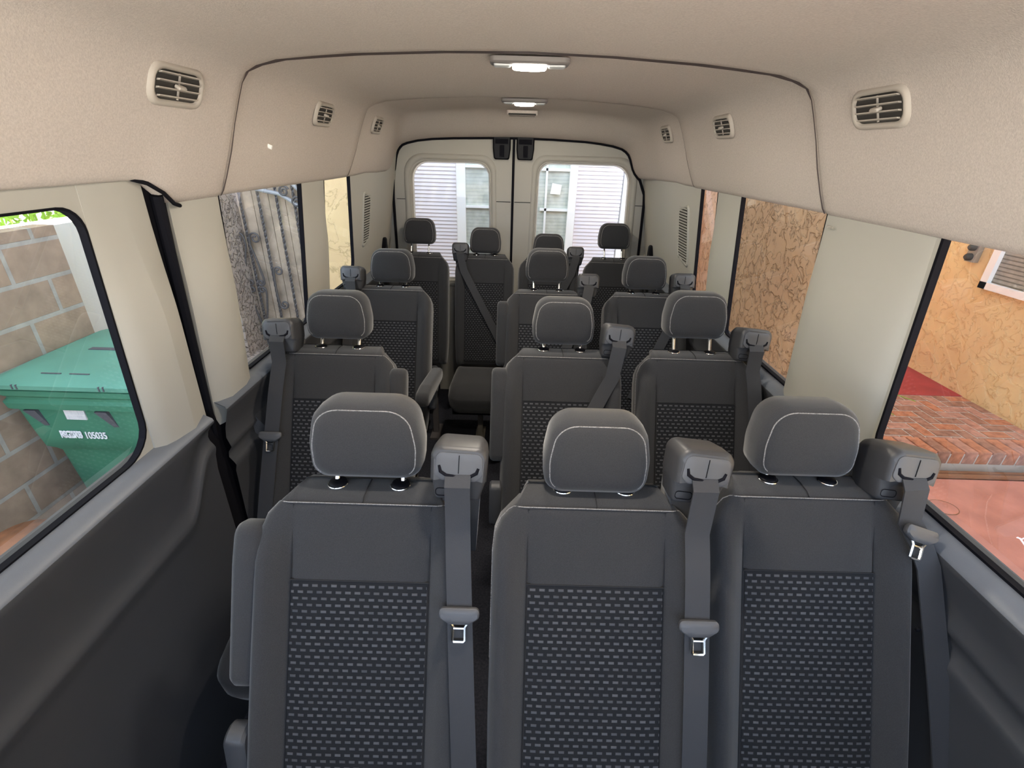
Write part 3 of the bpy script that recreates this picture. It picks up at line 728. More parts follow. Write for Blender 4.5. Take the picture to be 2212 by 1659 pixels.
def guide_face(parent):
    lp = rounded([(-.043, .002), (-.030, -.008), (.030, -.008), (.043, .002), (.040, .043), (-.040, .043)], [.012, .012, .012, .012, .012, .012], 4)
    def A():
        mb = MB(); mb.pillow(lp, [(.018, -.002), (.0225, -.0015), (.0235, .001)], lambda u, v, d: Vector((u, -d, v)), 0, 1); return mb
    def B():
        mb = MB(); pts = [(-.036, .020), (-.033, .008), (-.022, .001), (0, -.001), (.022, .001), (.033, .008), (.036, .018)]
        mb.tube([(u, -.0225, v) for u, v in pts], lambda i: .0038 if 0 < i < 6 else .0028, 8); return mb
    def Cc():
        mb = MB(); mb.box(-.0007, .0007, -.0245, -.0225, .006, .041);         return mb
    def Dd():
        mb = MB(); ov = rounded([(-.042, -.048), (-.010, -.048), (-.010, -.033), (-.042, -.033)], .006, 4)
        mb.tube([(u, -.0065, v) for u, v in ov], .0007, 4, closed=True); return mb
    f = cached('gA', 'slot_cover', A, M['beltface'], parent); cached('gB', 'belt_slot', B, M['black'], parent); cached('gC', 'slot_divider', Cc, M['black'], parent, smooth=False); cached('gD', 'button_outline', Dd, M['black'], parent, smooth=False)
def tongue(parent, p, side_v, down, name='belt_tongue'):
    """plastic shoulder with a chromed loop; p: centre, side_v: width direction, down: hanging direction"""
    S = Vector(side_v).normalized(); D = Vector(down).normalized(); D = (D-S*D.dot(S)).normalized(); N = S.cross(D)
    if N.y > 0: N = -N
    q = lambda u, v, d: Vector(p)+S*u-D*v+N*d
    lp = rounded([(-.036, .014), (.036, .014), (.038, -.004), (.018, -.016), (-.018, -.016), (-.038, -.004)], [.008, .008, .01, .006, .006, .01], 4)
    mb = MB(); mb.pillow(lp, [(-.004, .002), (-.001, 0), (.006, 0), (.009, .003)], q, .001, 1)
    o = mb.build(name, M['beltface'], parent)
    o['label'] = 'plastic belt tongue with steel loop'
    a = [(-.016, -.014), (-.011, -.022), (-.0115, -.046), (-.009, -.049), (.009, -.049), (.0115, -.046), (.011, -.022), (.016, -.014)]
    mb = MB(); mb.tube([q(u, v, .002) for u, v in a], .0030, 6); mb.tube([q(-.011, -.024, .002), q(.011, -.024, .002)], .0026, 6)
    return o, mb
def seat(name, x, y, lab, grp, k=.51, w=.205, dz=0., hry=.0, belt=None, arm=None, armang=0., gx=.18, gz=1.135, zoff=0., legs=True, rz=0., tongue_s=None, bol=.030, gtilt=0., hx=1.):
    e = empty(name, (x, y, zoff), rz); tag(e, lab, 'seat', grp)
    F = frame(k)
    b = cached(('back', w, k), 'backrest', lambda: backrest_mb(w, k, bol), M['cloth'], e, angle=70)
    panel_obj(w, k, b)
    cached(('stitch', w, k), 'stitching', lambda: stitch_mb(w, k, bol), M['thread'], b)
    cached(('seams', w, k), 'seam', lambda: seams_mb(w, k), M['seam'], b)
    px = .064*w/.205
    # headrest
    pt = F(0, .033, -.047)                      # where posts leave the back
    hb = Vector((0, pt.y+.012+hry+dz*.30, 1.074+dz))
    h = cached('hr', 'headrest', headrest_mb, M['cloth'], e, loc=hb, angle=60)
    hs = 1 if w > .2 else .95
    h.scale = (hs*hx, 1, 1)
    cached('hrs', 'stitching', hr_stitch_mb, M['thread'], h)
    for sx in (-1, 1):
        pl = Vector((sx*px, pt.y, pt.z-.01))-hb
        mb = MB(); mb.tube([pl, Vector((sx*px, .014, .02))], .0058, 10); mb.build('headrest_post', M['chrome'], h)
        mb = MB(); mb.loft([[Vector((sx*px, pt.y, pt.z))+Vector((r*math.cos(t), r*.9*math.sin(t)+dd*.3, dd)) for t in (q*PI/8 for q in range(16))] for r, dd in ((.019, -.006), (.0195, .003), (.017, .0065), (.010, .008))])
        c = mb.build('post_collar', M['blackgloss'], b)
        mb = MB(); mb.tube([Vector((sx*px, pt.y, pt.z+.002))+Vector((.0192*math.cos(t), .0175*math.sin(t)-.001, 0)) for t in (-PI+q*PI/10 for q in range(0, 11))], .0016, 6); mb.build('chrome_rim', M['chrome'], b)
    cached(('cush', w), 'seat_cushion', lambda: cushion_mb(w), M['cloth'], e, angle=60)
    bs = cached(('base', w), 'seat_base', lambda: base_mb(w), M['black'], e, smooth=False)
    if legs:
        for lx, ly in (((-w*.7), -.40), ((w*.7), -.40)): 
            mb = leg_mb(lx, ly); mb.build('leg', M['iron'], e, False)
    else:
        mb = leg_mb(0, -.42); mb.build('leg', M['bulb'], e, False)
    if belt:
        sg = belt['side']; gxx = sg*gx
        g = cached('guide', 'belt_guide', guide_mb, M['beltplastic'], e, loc=(gxx, .004, gz), angle=35)
        g.rotation_euler = (math.radians(-14), math.radians(gtilt), math.radians(0))
        guide_face(g)
        # neck joining guide and backrest
        mb = MB(); mb.loft([[Vector((gxx+sx*a, yy_, zz)) for sx, yy_ in ((-1, .085), (1, .085), (1, .02), (-1, .02))] for a, zz in ((.028, .93), (.034, 1.03), (.040, gz-.04))]); mb.build('guide_neck', M['cloth'], e)
        w0 = Vector((gxx, -.030, gz-.004))
        path = [w0+Vector((0, .012, .012)), w0+Vector((0, -.004, -.004))]
        if belt['style'] == 'straight':
            ex = belt.get('ex', gxx); ts = belt.get('t', -.21); sx_ = belt.get('shift', 0)
            for s, d in ((-.03, .030), (-.07, .034), (-.12, .036), (-.17, .036), (-.24, .036), (-.32, .036), (-.42, .034), (-.52, .030), (-.62, .026)):
                f = (s+.03)/(-.59); p = F(0, s, d); path.append(Vector((gxx+(ex-gxx)*f+sx_*min(1, max(0, -s/.1)), p.y, p.z)))
            sw = (1, 0, 0)
            mb = MB(); mb.ribbon(path, .047, sw); bb = mb.build('seat_belt', M['web'], e, True, 30)
            if ts is not None:
                f = (ts+.03)/(-.59); tp = F(0, ts, .042); tp.x = gxx+(ex-gxx)*f+sx_*min(1, max(0, -ts/.1))
                dn = F(0, -1, 0)-F(0, 0, 0)
                to, lm = tongue(bb, tp, Vector((1, 0, belt.get('roll', 0))), dn); lm.build('steel_loop', M['chrome'], bb)
            if belt.get('stud'):
                s = belt['stud']; f = (s+.03)/(-.59); p = F(0, s, .039); p.x = gxx+(ex-gxx)*f
                mb = MB(); mb.loft([[p+Vector((r*math.cos(t), -dd, r*math.sin(t))) for t in (q*PI/6 for q in range(12))] for r, dd in ((.0055, -.002), (.0055, .002), (.003, .0035))]); mb.build('belt_stud', M['blackgloss'], bb)
        else:                                     # across the back to the buckle side
            ex = belt['ex']; se = belt.get('se', -.60)
            n = 12
            for i in range(1, n+1):
                f = i/n; s = -.03+(se+.03)*f; xx = gxx+(ex-gxx)*f
                d = .012+front_d(xx, s, w, bol); p = F(0, s, d+.012*(1-f)); path.append(Vector((xx, p.y, p.z)))
            dx, dsz = ex-gxx, se
            sv = Vector((abs(dsz), 0, 0))+F(0, dx*(-1), 0)*0
            nrm = (F(0, 0, 1)-F(0, 0, 0))
            mb = MB()
            dirv = (F(ex, se, 0)-F(gxx, -.03, 0)).normalized(); sv = dirv.cross(nrm)
            if sv.x < 0: sv = -sv
            sd = [(1, 0, 0), (1, 0, 0)]+[tuple(Vector((1, 0, 0)).lerp(sv, min(1, i/3))) for i in range(1, n+1)]
            mb.ribbon(path, .047, sd); mb.build('seat_belt', M['web'], e, True, 30)
    if arm:
        a = cached('arm', 'armrest', arm_mb, M['cloth'], e, angle=50)
        pv = F(arm*(w+.008), -.195, -.012)
        if armang: pv = Vector((arm*(w+.030), -.34, .715))
        a.location = pv; a.scale = (1, 1, 1.15 if armang else .84); a.rotation_euler = (-math.atan(k)+math.radians(armang), 0, 0)
        br = F(arm*(w+.012), -.50, -.02)
        mb = MB(); mb.pillow(rounded([(-.05, -.07), (.03, -.07), (.05, .0), (.02, .085), (-.02, .085)], .02, 4), [(-.02, .006), (-.014, 0), (.014, 0), (.02, .006)], lambda u, v, d: br+Vector((d, u, v)), .001, 1); mb.build('recliner_cover', M['dash'], e)
    return e
G1, G2, G3, G4 = 'front row passenger seats', 'second row passenger seats', 'third row passenger seats', 'rear bench passenger seats'
SN = 'passenger_seat'
ST = lambda side, **kw: dict(side=side, style='straight', **kw)
DG = lambda side, **kw: dict(side=side, style='diag', **kw)
seat(SN, -.303, .718, 'charcoal cloth front row seat beside the sliding door, armrest folded up at its aisle edge', G1, dz=.014, hx=1.06, belt=ST(1, t=-.185, ex=.225), arm=-1, gx=.192, gz=1.147, gtilt=3)
seat(SN, .158, .722, 'charcoal front row middle seat with its headrest pushed fully down', G1, dz=-.006, belt=ST(1, t=-.20, ex=.19), gx=.185, gz=1.150, gtilt=6)
seat(SN, .607, .774, 'charcoal front row seat beside the patio window, belt tongue up near its guide', G1, dz=.007, belt=ST(1, t=-.052, ex=.235, shift=.035, roll=-.35, stud=-.24), gx=.170, gz=1.128, gtilt=6)
seat(SN, -.610, 1.452, 'single charcoal second row seat by the gate window, belt hanging straight down', G2, dz=.022, belt=ST(-1, t=-.27, ex=-.205), arm=1, gx=.170, gz=1.125, gtilt=-3)
seat(SN, .157, 1.482, 'charcoal second row seat beside the aisle with a belt crossing its backrest', G2, dz=.014, belt=DG(1, ex=-.02, se=-.42), arm=-1, gx=.178, gz=1.128, gtilt=5)
seat(SN, .618, 1.497, 'charcoal second row seat by the stucco column, headrest raised on long posts', G2, dz=.042, belt=ST(1, t=None, ex=.215), gx=.178, gz=1.122, gtilt=5)
seat(SN, -.622, 2.268, 'single charcoal third row seat by the gate side, its aisle armrest folded down', G3, dz=.012, belt=ST(-1, t=None, ex=-.2), arm=1, armang=108, gx=.180, gz=1.118)
seat(SN, .146, 2.277, 'charcoal third row seat beside the aisle, just ahead of the rear bench', G3, dz=.034, belt=DG(1, ex=.02, se=-.45), arm=-1, gx=.198, gz=1.112)
seat(SN, .632, 2.274, 'charcoal third row seat by the orange stucco window', G3, dz=.012, belt=DG(1, ex=-.06, se=-.50), gx=.172, gz=1.128)
K4, W4 = .28, .192
seat(SN, -.634, 3.065, 'charcoal rear bench seat at the gate side end, headrest raised high', G4, k=K4, w=W4, dz=.058)
seat(SN, -.208, 3.065, 'charcoal rear bench seat facing down the aisle with a diagonal belt', G4, k=K4, w=W4, dz=.014, belt=DG(-1, ex=.13, se=-.56), gx=.155, gz=1.105, legs=False)
seat(SN, .200, 3.065, 'charcoal rear bench seat mostly hidden behind a third row headrest', G4, k=K4, w=W4, dz=-.012, belt=DG(1, ex=-.10, se=-.56), gx=.170, gz=1.100, legs=False)
seat(SN, .622, 3.065, 'charcoal rear bench seat at the patio side end, headrest raised high', G4, k=K4, w=W4, dz=.062)

# ------------------------------------------------------------------ outside
GZ = -.50
mb = MB(); mb.box(-9, 9, -9, 12, GZ-.1, GZ)
struct(mb.build('ground', M['soil'], smooth=False), 'paved ground around the van', 'ground')

# --- gate side
mb = MB(); mb.box(-2.50, -2.40, -3, 2.52, GZ, 1.285)
struct(mb.build('block_wall', M['block'], smooth=False), 'tan concrete block wall behind the green bin', 'wall')
mb = MB(); mb.box(-2.72, -2.52, -3, 4.6, GZ, 1.262)
struct(mb.build('white_wall', M['render_white'], smooth=False), 'bright white rendered wall beyond the block wall', 'wall')
def foliage(name, x0, x1, y0, y1, z0, z1, n, m, lab, cat, size=.07):
    mb = MB()
    for i in range(n):
        c = Vector((random.uniform(x0, x1), random.uniform(y0, y1), z0+(z1-z0)*random.random()**1.3))
        d = Vector((random.uniform(-1, 1), random.uniform(-1, 1), random.uniform(-.4, .9))).normalized(); s = d.cross(Vector((random.random()-.5, random.random()-.5, random.random()))).normalized()
        L_ = size*random.uniform(.7, 1.6); w = L_*.28; nn = d.cross(s)
        mb.add([c, c+d*L_*.5+s*w+nn*w*.3, c+d*L_, c+d*L_*.5-s*w+nn*w*.3, c+d*L_*.5-nn*.004], [(0, 1, 4), (1, 2, 4), (2, 3, 4), (3, 0, 4)])
    for i in range(int(n/40)):
        y = random.uniform(y0, y1); x = random.uniform(x0, x1); mb.tube([(x, y, GZ), (x+random.uniform(-.1, .1), y+random.uniform(-.1, .1), z1)], .006, 5)
    o = mb.build(name, m, None, False); return tag(o, lab, cat, kind='stuff')
foliage('hedge', -3.5, -2.95, .8, 4.6, .7, 1.85, 3400, M['leaf'], 'sunny green hedge growing above the white wall', 'hedge')
# wheeled bin: back-to-front along Y, front face at Y = 1.9
bn = empty('wheeled_bin', (-2.045, 1.90, GZ)); tag(bn, 'green wheeled refuse bin with white serial number standing by the block wall', 'bin')
def bring(w, y0, y1, z, r=.05): return [(u, v, z-GZ) for u, v in rounded([(-w, y0), (w, y0), (w, y1), (-w, y1)], r, 4)]
mb = MB(); mb.loft([bring(.150, .06, .48, GZ+.03), bring(.155, .05, .50, GZ+.10), bring(.195, .035, .56, .10), bring(.215, .03, .58, .30), bring(.235, .022, .585, .318), bring(.272, .016, .59, .330), bring(.285, .012, .60, .40), bring(.315, .010, .62, .56)])
bd = mb.build('body', M['green'], bn, True, 35)
mb = MB(); mb.loft([bring(.315, .008, .63, .545), bring(.335, -.012, .64, .555), bring(.340, -.015, .64, .585), bring(.325, -.004, .63, .600), bring(.325, -.004, .63, .612), bring(.340, -.015, .64, .625), bring(.340, -.015, .64, .650), bring(.320, .0, .63, .66)])
mb.build('rim', M['green'], bn, True, 30)
mb = MB(); mb.loft([bring(.345, -.028, .65, .664), bring(.348, -.030, .65, .685), bring(.335, -.015, .645, .700), bring(.285, .070, .62, .722), bring(.275, .10, .61, .728)])
ld = mb.build('lid', M['greenlid'], bn, True, 30)
mb = MB(); mb.box(.05, .16, .36, .40, .735-GZ, .765-GZ); mb.box(-.12, .02, .30, .33, .728-GZ, .731-GZ); mb.box(-.13, -.04, .04, .046, .7155-GZ, .719-GZ); mb.box(-.0, .09, .04, .046, .7155-GZ, .719-GZ); mb.build('lid_markings', M['strap'], ld, False)
mb = MB()
for sx in (-.205, .185):
    for dx in (-.008, .012): mb.box(sx+dx-.003, sx+dx+.003, -.032, -.020, .668-GZ, .690-GZ)
mb.build('lid_clips', M['strap'], ld, False)
for sx in (-.215, .115):
    mb = MB(); mb.loft([[(sx-.028, -.008, .545-GZ), (sx+.028, -.008, .545-GZ), (sx+.028, .02, .545-GZ), (sx-.028, .02, .545-GZ)], [(sx-.006+.03, .010, .455-GZ), (sx+.018+.03, .010, .455-GZ), (sx+.018+.03, .028, .455-GZ), (sx-.006+.03, .028, .455-GZ)]])
    mb.build('gusset', M['strap'], bd, False)
mb = MB(); mb.box(-.065, .030, .004, .010, .495-GZ, .545-GZ); mb.build('sticker', M['sticker'], bd, False)
tc = bpy.data.curves.new('serial_number', 'FONT'); tc.body = 'RSGI0703'; tc.size = .052; tc.align_x = 'RIGHT'; tc.extrude = .0015; tc.space_character = .78; tc.offset = .0022
to = bpy.data.objects.new('serial_number', tc); COL.objects.link(to); to.parent = bd; to.location = (-.026, .006, .392-GZ); to.rotation_euler = (PI/2, 0, 0); to.scale = (.62, 1, 1); tc.materials.append(M['serial'])
tc2 = tc.copy(); tc2.body = '105035'; tc2.align_x = 'LEFT'; tc2.space_character = .95; tc2.offset = .0008
to2 = bpy.data.objects.new('serial_number', tc2); COL.objects.link(to2); to2.parent = bd; to2.location = (-.016, .006, .390-GZ); to2.rotation_euler = (PI/2, 0, 0); to2.scale = (.72, 1, 1)
bpy.context.view_layer.update()
for t_ in (to, to2):
    me = bpy.data.meshes.new_from_object(t_.evaluated_get(bpy.context.evaluated_depsgraph_get())); me.materials.clear(); me.materials.append(M['serial'])
    nn = link('serial_number', me, bd); nn.location = t_.location; nn.rotation_euler = t_.rotation_euler; nn.scale = t_.scale
    bpy.data.objects.remove(t_)
mb = MB()
for sx in (-.17, .17): mb.loft([[(sx+dx, .56+.10*math.cos(t), .10+.10*math.sin(t)) for t in (q*PI/10 for q in range(20))] for dx in (-.03, .03)])
mb.build('wheels', M['black'], bn)

# rusty round lid leaning near the wall
rl = empty('rusty_drum', (-2.10, 1.50, GZ)); tag(rl, 'rusty domed steel lid with a dark strap, low beside the block wall', 'drum')
mb = MB(); n = 28
mb.loft([[(r*math.cos(t), r*math.sin(t), h) for t in (2*PI*q/n for q in range(n))] for r, h in ((.18, 0), (.20, .40), (.205, .50), (.20, .54), (.17, .60), (.11, .65), (.04, .67))]); mb.build('drum_body', M['rust'], rl)
mb = MB(); mb.ribbon([(-.02, -.215, .38), (-.02, -.21, .53), (-.03, -.16, .61), (-.05, -.05, .685)], .035, (1, 0, 0), .003); mb.build('strap', M['strap'], rl, False)

# stucco pillar, ledge, gate
mb = MB(); mb.box(-2.52, -2.045, 3.36, 3.80, GZ, 2.2)
struct(mb.build('stucco_pillar', M['stuccopink'], smooth=False), 'rough pinkish stucco pillar beside the iron gate', 'pillar')
mb = MB(); mb.loft([[(a, b, z) for a, b in ((-2.6, 3.02), (-1.55, 3.02), (-1.55, 3.50), (-2.6, 3.50))] for z in (GZ, .20)])
struct(mb.build('stucco_ledge', M['stuccopink'], smooth=False), 'low stucco ledge in front of the gate', 'ledge')
gt = empty('iron_gate', (-1.75, 3.60, .20)); tag(gt, 'wrought iron gate with twisted bars and scrolls on weathered planks', 'gate')
for i in range(7):
    x0 = -2.16+i*.118-(-1.75); mb = MB(); mb.box(x0, x0+.114, .035, .06, .0, 1.30+max(0, (3-i))*.02); mb.build('plank', M['plank'], gt, False)
def twisted(x):
    mb = MB(); rings = []; n = 60
    for i in range(n+1):
        z = 1.32*i/n; a = z*38; rings.append([(x+.011*math.cos(a+q*PI/2), .0+.011*math.sin(a+q*PI/2), z) for q in range(4)])
    mb.loft(rings); return mb
for px in (-2.00, -1.865, -1.735, -1.610, -1.485): twisted(px+1.75).build('twisted_bar', M['iron'], gt, False)
def spiral(cx, cz, r, a0, turns, sgn, n=22): return [(cx+r*(1-.72*i/n)*math.cos(a0+sgn*2*PI*turns*i/n), -.02, cz+r*(1-.72*i/n)*math.sin(a0+sgn*2*PI*turns*i/n)) for i in range(n+1)]
def scroll(pts): 
    mb = MB(); mb.tube(pts, .0075, 6); mb.build('scroll', M['iron'], gt)
xc = -2.00+1.75
for s in (-1, 1):
    for z0, z1 in ((.86, .53), (.14, .47)):      # two lyre pairs, mirrored
        up = 1 if z0 > z1 else -1
        big = spiral(xc+s*.062, z0, .042, PI if s > 0 else 0, 1.35, -s*up)[::-1]
        sml = spiral(xc+s*.040, z1, .026, 0 if s > 0 else PI, 1.2, -s*up)
        scroll(big+[(xc+s*.016, -.02, z0-up*.05), (xc+s*.045, -.02, z0-up*.17), (xc+s*.066, -.02, z1+up*.035)]+sml)
xc = -1.865+1.75
a = spiral(xc+.055, .62, .036, PI, 1.3, -1)[::-1]; b_ = spiral(xc+.055, .36, .036, PI, 1.3, 1)
scroll(a+[(xc+.014, -.02, .56), (xc+.012, -.02, .49), (xc+.014, -.02, .42)]+b_)
arc = [(-.12, -.01, 1.20), (.05, -.01, 1.17), (.15, -.01, 1.11), (.24, -.01, 1.02), (.34, -.01, .90)]
for dz, nm in ((0, 'arch_rail'), (.13, 'arch_rail')):
    mb = MB(); mb.tube([(x, y, z+dz) for x, y, z in arc], .014, 8); mb.build(nm, M['ironrail'], gt)
for cx, cz in ((.085, 1.19), (.165, 1.12), (.235, 1.05)): scroll(spiral(cx, cz, .038, .4, 1.5, 1))
mb = MB(); mb.box(-1.50, -.98, 3.50, 3.95, GZ, 2.6)
struct(mb.build('stucco_pier', M['stuccocream'], smooth=False), 'cream stucco pier at the corner of the house', 'pillar')

# --- house behind the rear doors
HY = 4.6
mb = MB(); mb.box(-2.65, 2.12, HY+.02, HY+.2, GZ, 5.6)
struct(mb.build('house_wall', M['stuccocream'], smooth=False), 'house wall seen through the rear doors', 'wall')
mb = MB(); mb.box(2.0, 6.5, 8.02, 8.3, GZ, 8.2)  # out-of-view blocker, tall enough to keep sun off patio and van
struct(mb.build('house_wall.001', M['stuccoyellow'], smooth=False), 'tall yellow house wall closing the far end of the patio', 'wall')
hw_ = empty('house_window', (0, HY, .9)); tag(hw_, 'white framed house window seen through the rear doors', 'window')
mb = MB(); mb.box(-.50, .47, -.005, .0, -.6, 1.6); mb.build('glazing', M['paneglass'], hw_, False)
mb = MB()
for a, b in ((-.555, -.475), (.452, .520)): mb.box(a, b, -.05, 0, -.65, 1.2)
mb.box(-.55, .52, -.05, 0, 1.05, 1.2); mb.box(-.02, .02, -.035, 0, -.6, 1.1); mb.build('frame', M['housewhite'], hw_, False)
mb = MB()
for z in (-.03, .325, .66): 
    mb.box(-.48, -.24, -.03, 0, z-.010, z+.010); mb.box(.2, .46, -.03, 0, z-.018, z+.004)
mb.box(.240, .258, -.03, 0, -.6, 1.1); mb.build('muntins', M['housewhite'], hw_, False)
mb = MB(); mb.box(-.235, -.215, -.04, 0, -.6, 1.1); mb.build('sash_edge', M['housewhite'], hw_, False)
nt_ = MB(); nt_.loft([[(x, y, z) for x, z in ((.285, .455), (.375, .45), (.385, .53), (.30, .545))] for y in (HY-.040, HY-.036)])
o = nt_.build('paper_note', M['paper'], None, False); o.location = (0, 0, .9); tag(o, 'small white paper note taped to the house window', 'note')
def shutter(x0, x1, lab):
    e = empty('window_shutter', ((x0+x1)/2, HY, .9)); tag(e, lab, 'shutter', 'louvred shutters of the house window'); w = (x1-x0)/2
    mb = MB(); mb.box(-w, w, -.012, 0, -.8, 1.3); mb.build('backing', M['shutter'], e, False)
    mb = MB()
    for i in range(64):
        z = -.78+i*.0325; mb.loft([[(-w, -.012, z), (-w, -.012, z+.030), (-w, -.019, z+.004), (-w, -.018, z)], [(w, -.012, z), (w, -.012, z+.030), (w, -.019, z+.004), (w, -.018, z)]])
    mb.build('slats', M['shutter'], e, False)
shutter(-1.05, -.56, 'lavender louvred shutter seen through the rear door window on the gate side')
shutter(.525, .930, 'lavender louvred shutter seen through the rear door window on the patio side')
mb = MB(); mb.box(.935, .99, HY-.06, HY+.02, -.3, 2.4)
struct(mb.build('trim_13', M['housewhite'], smooth=False), 'white vertical trim board beside the far shutter', 'trim')

# --- patio side
mb = MB(); mb.box(1.70, 2.15, 2.64, 4.12, GZ, 2.6)
struct(mb.build('stucco_column', M['stuccotan'], smooth=False), 'tan stucco wall end close to the van', 'wall')
mb = MB(); mb.box(1.69, 2.15, 4.12, 5.6, GZ, 2.6)  # same wall as the tan part; orange paints the light on it
struct(mb.build('stucco_column.001', M['stuccoorange'], smooth=False), 'orange stucco wall beyond the tan stucco wall end', 'wall')
mb = MB(); mb.box(4.38, 4.6, -4, 8, GZ, 3.2)
struct(mb.build('patio_wall', M['stuccoyellow'], smooth=False), 'yellow stucco house wall along the patio', 'wall')
mb = MB(); mb.box(2.1, 4.38, 4.11, 8, GZ, -.329)
struct(mb.build('red_floor', M['redfloor'], smooth=False), 'red painted floor at the far end of the patio', 'floor')
PZ = -.33
mb = MB(); mb.box(2.16, 4.38, 3.12, 4.11, GZ, PZ-.004)
mo = struct(mb.build('patio_base', M['mortar'], smooth=False), 'mortar bed under the patio bricks', 'patio')
# herringbone: two staggered directions, three brick tones
BR = {0: MB(), 1: MB(), 2: MB()}
bw, bl, g = .108, .216, .016
def brick(cx, cy, ang):
    ca, sa = math.cos(ang), math.sin(ang); c45 = math.radians(12)
    pts = []
    for u, v in ((-bl/2+g/2, -bw/2+g/2), (bl/2-g/2, -bw/2+g/2), (bl/2-g/2, bw/2-g/2), (-bl/2+g/2, bw/2-g/2)):
        pts.append((cx+u*ca-v*sa, cy+u*sa+v*ca))
    pts = [(min(4.375, max(2.165, x)), min(4.105, max(3.315, y))) for x, y in pts]
    if max(p[0] for p in pts)-min(p[0] for p in pts) < .012 or max(p[1] for p in pts)-min(p[1] for p in pts) < .012: return
    m_ = BR[random.choice((0, 1, 1, 2))]
    m_.loft([[(x, y, z) for x, y in pts] for z in (PZ-.03, PZ)])
for i in range(0, 24):
    for j in range(-2, 12):
        x = 2.12+i*bw; y = 3.24+j*bw
        if (i-j) % 4 == 0: brick(x+bw, y+bw/2, 0)
        if (i-j) % 4 == 3: brick(x+bw/2, y+bw, PI/2)
for k_, nm in ((0, 'brickA'), (1, 'brickB'), (2, 'brickC')):
    if BR[k_].v: BR[k_].build('paving_bricks', M[nm], mo, False)
# soldier-course edging of single bricks
n_ = 20
for i in range(n_):
    x0 = 2.20+i*.108; mb = MB()
    mb.box(-.048, .048, -.105, .105, -.055, .055)
    o = mb.build('edging_brick', M[('brickA', 'brickC', 'brickA', 'brickB')[i % 4]], None, False, loc=(x0, 3.205, PZ-.045))
    md = o.modifiers.new('b', 'BEVEL'); md.width = .006; md.segments = 2
    tag(o, 'brick in the red edging row along the patio step', 'brick', 'bricks in the patio step edging')
mb = MB(); mb.box(2.14, 4.38, 3.105, 3.30, GZ, PZ-.012); struct(mb.build('patio_step', M['mortar'], smooth=False), 'mortar bed of the patio step', 'step')
for i, (y, z) in enumerate(((3.02, .035), (2.96, .05))):
    mb = MB(); mb.tube([(2.0, y, GZ+z), (4.5, y, GZ+z)], .022, 8)
    tag(mb.build('track_rail', M['rail']), ('rusty brown rail lying against the brick step', 'rusty brown rail lying on the red slab edge')[i], 'rail', 'rails at the foot of the patio step')
mb = MB(); mb.box(1.15, 5.2, -2.5, 2.93, GZ-.02, GZ+.045)
struct(mb.build('red_slab', M['redslab'], smooth=False), 'pinkish red concrete slab beside the van', 'slab')
mb = MB(); mb.loft([[(.09*math.cos(t), .075*math.sin(t), z) for t in (q*PI/10 for q in range(20))] for z in (0, .003)]); 
mb.f = mb.f
o = mb.build('slab_cover', M['redslab'], None, False, loc=(3.02, 2.60, GZ+.046)); tag(o, 'small round cover plate set in the red slab', 'cover')
mb = MB(); mb.tube([(.092*math.cos(t), .077*math.sin(t), .002) for t in (q*PI/12 for q in range(24))], .003, 5, closed=True); mb.build('rim', M['rail'], o)
# window in the patio wall and wall outlet
pw = empty('patio_window', (4.38, 3.75, 1.05)); tag(pw, 'white framed window with blinds in the yellow patio wall', 'window')
mb = MB(); mb.box(-.01, .0, -.9, .60, -.32, .7); mb.build('blinds', M['blind'], pw, False)
mb = MB(); mb.box(-.05, 0, -.95, .67, -.385, -.325); mb.box(-.05, 0, .60, .67, -.385, .72); mb.box(-.03, 0, .22, .245, -.33, .7); mb.build('frame', M['white'], pw, False)
eo = empty('outlet_box', (4.38, 4.62, .95)); tag(eo, 'small grey outlet box on the yellow wall near the window', 'outlet')
mb = MB(); mb.box(-.05, 0, -.05, .05, -.09, .09); mb.build('box', M['bulb'], eo, False)
mb = MB()
for z in (-.045, .045): mb.loft([[(-.05-d, r*math.cos(t), z+r*math.sin(t)) for t in (q*PI/6 for q in range(12))] for r, d in ((.034, 0), (.034, .03), (.02, .05))])
mb.build('sockets', M['ventdark'], eo)
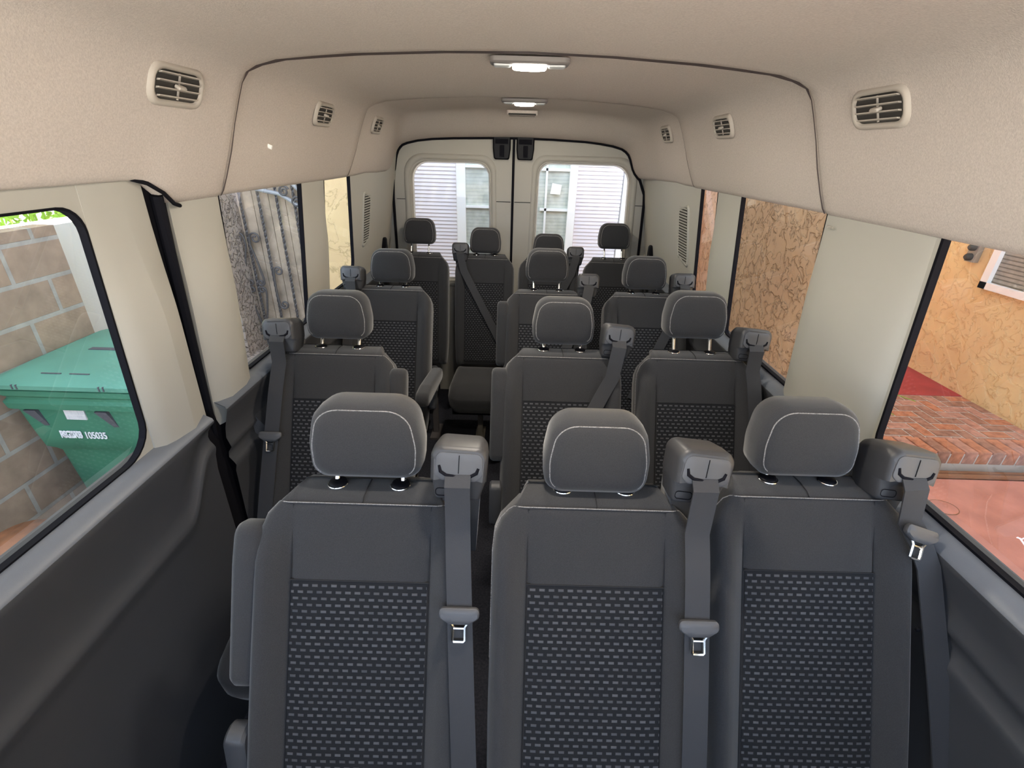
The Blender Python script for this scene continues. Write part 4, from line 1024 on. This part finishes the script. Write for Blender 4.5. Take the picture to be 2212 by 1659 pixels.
# spiky plant behind the column
pp = empty('spiky_plant', (2.78, 3.78, -.33)); tag(pp, 'spiky green plant standing behind the tan stucco column', 'plant')
mb = MB()
mb.loft([[(r*math.cos(t), r*math.sin(t), z) for t in (q*PI/8 for q in range(16))] for r, z in ((.12, 0), (.16, .25), (.15, .25), (.13, .22))]); mb.build('pot', M['redslab'], pp)
lv = MB()
for i in range(46):
    a = random.uniform(0, 2*PI); el = random.uniform(.3, 1.3); L_ = random.uniform(.42, .62); r = Vector((math.cos(a), math.sin(a), 0)); sd = Vector((-math.sin(a), math.cos(a), 0))
    rings = []
    for q in range(6):
        f = q/5; p = r*(L_*f*math.cos(el)+.1*f*f)+Vector((0, 0, .22+L_*f*math.sin(el)-.18*f*f)); w = .018*(1-f)**.7+.001
        rings.append([p+sd*w, p+Vector((0, 0, -.006)), p-sd*w])
    lv.loft(rings, False, False)
lv.build('leaves', M['leaf'], pp, True, 60)

# ------------------------------------------------------------------ light
W = bpy.data.worlds.new('World'); SC.world = W; W.use_nodes = True
nt = W.node_tree; bg = nt.nodes['Background']
tc = nt.nodes.new('ShaderNodeTexCoord'); sp = nt.nodes.new('ShaderNodeSeparateXYZ'); nt.links.new(tc.outputs['Generated'], sp.inputs[0])
# open bright sky ahead of the van (-Y), softer towards the house
mr = nt.nodes.new('ShaderNodeMapRange'); mr.inputs['From Min'].default_value = .25; mr.inputs['From Max'].default_value = -.75; mr.inputs['To Min'].default_value = 0; mr.inputs['To Max'].default_value = 1; mr.interpolation_type = 'SMOOTHSTEP'
nt.links.new(sp.outputs[1], mr.inputs['Value'])
cr = nt.nodes.new('ShaderNodeMix'); cr.data_type = 'RGBA'
cr.inputs[6].default_value = (1.2, 1.18, 1.12, 1); cr.inputs[7].default_value = (1.95, 2.35, 3.0, 1)
nt.links.new(mr.outputs[0], cr.inputs['Factor']); nt.links.new(cr.outputs[2], bg.inputs['Color'])
bg.inputs['Strength'].default_value = 1.0

sd_ = bpy.data.lights.new('sun', 'SUN'); sd_.energy = 55.0; sd_.angle = .01; sd_.color = (1., .94, .84)
so = bpy.data.objects.new('sun', sd_); COL.objects.link(so)
so.rotation_euler = Vector((.06, -1, -.84)).to_track_quat('-Z', 'Y').to_euler()
mb = MB(); mb.box(-9, 9, -30, -1.2, GZ, GZ+.02)  # added reflector: sunlit ground out of view that lights the ceiling
struct(mb.build('driveway', M['concrete'], smooth=False), 'pale concrete driveway ahead of the van', 'driveway')
SC.view_settings.view_transform = 'Standard'; SC.view_settings.look = 'None'; SC.view_settings.gamma = 1; SC.view_settings.use_curve_mapping = False
SC.view_settings.exposure = 0.7
SC.cycles.diffuse_bounces = 8; SC.cycles.max_bounces = 14; SC.cycles.transparent_max_bounces = 16
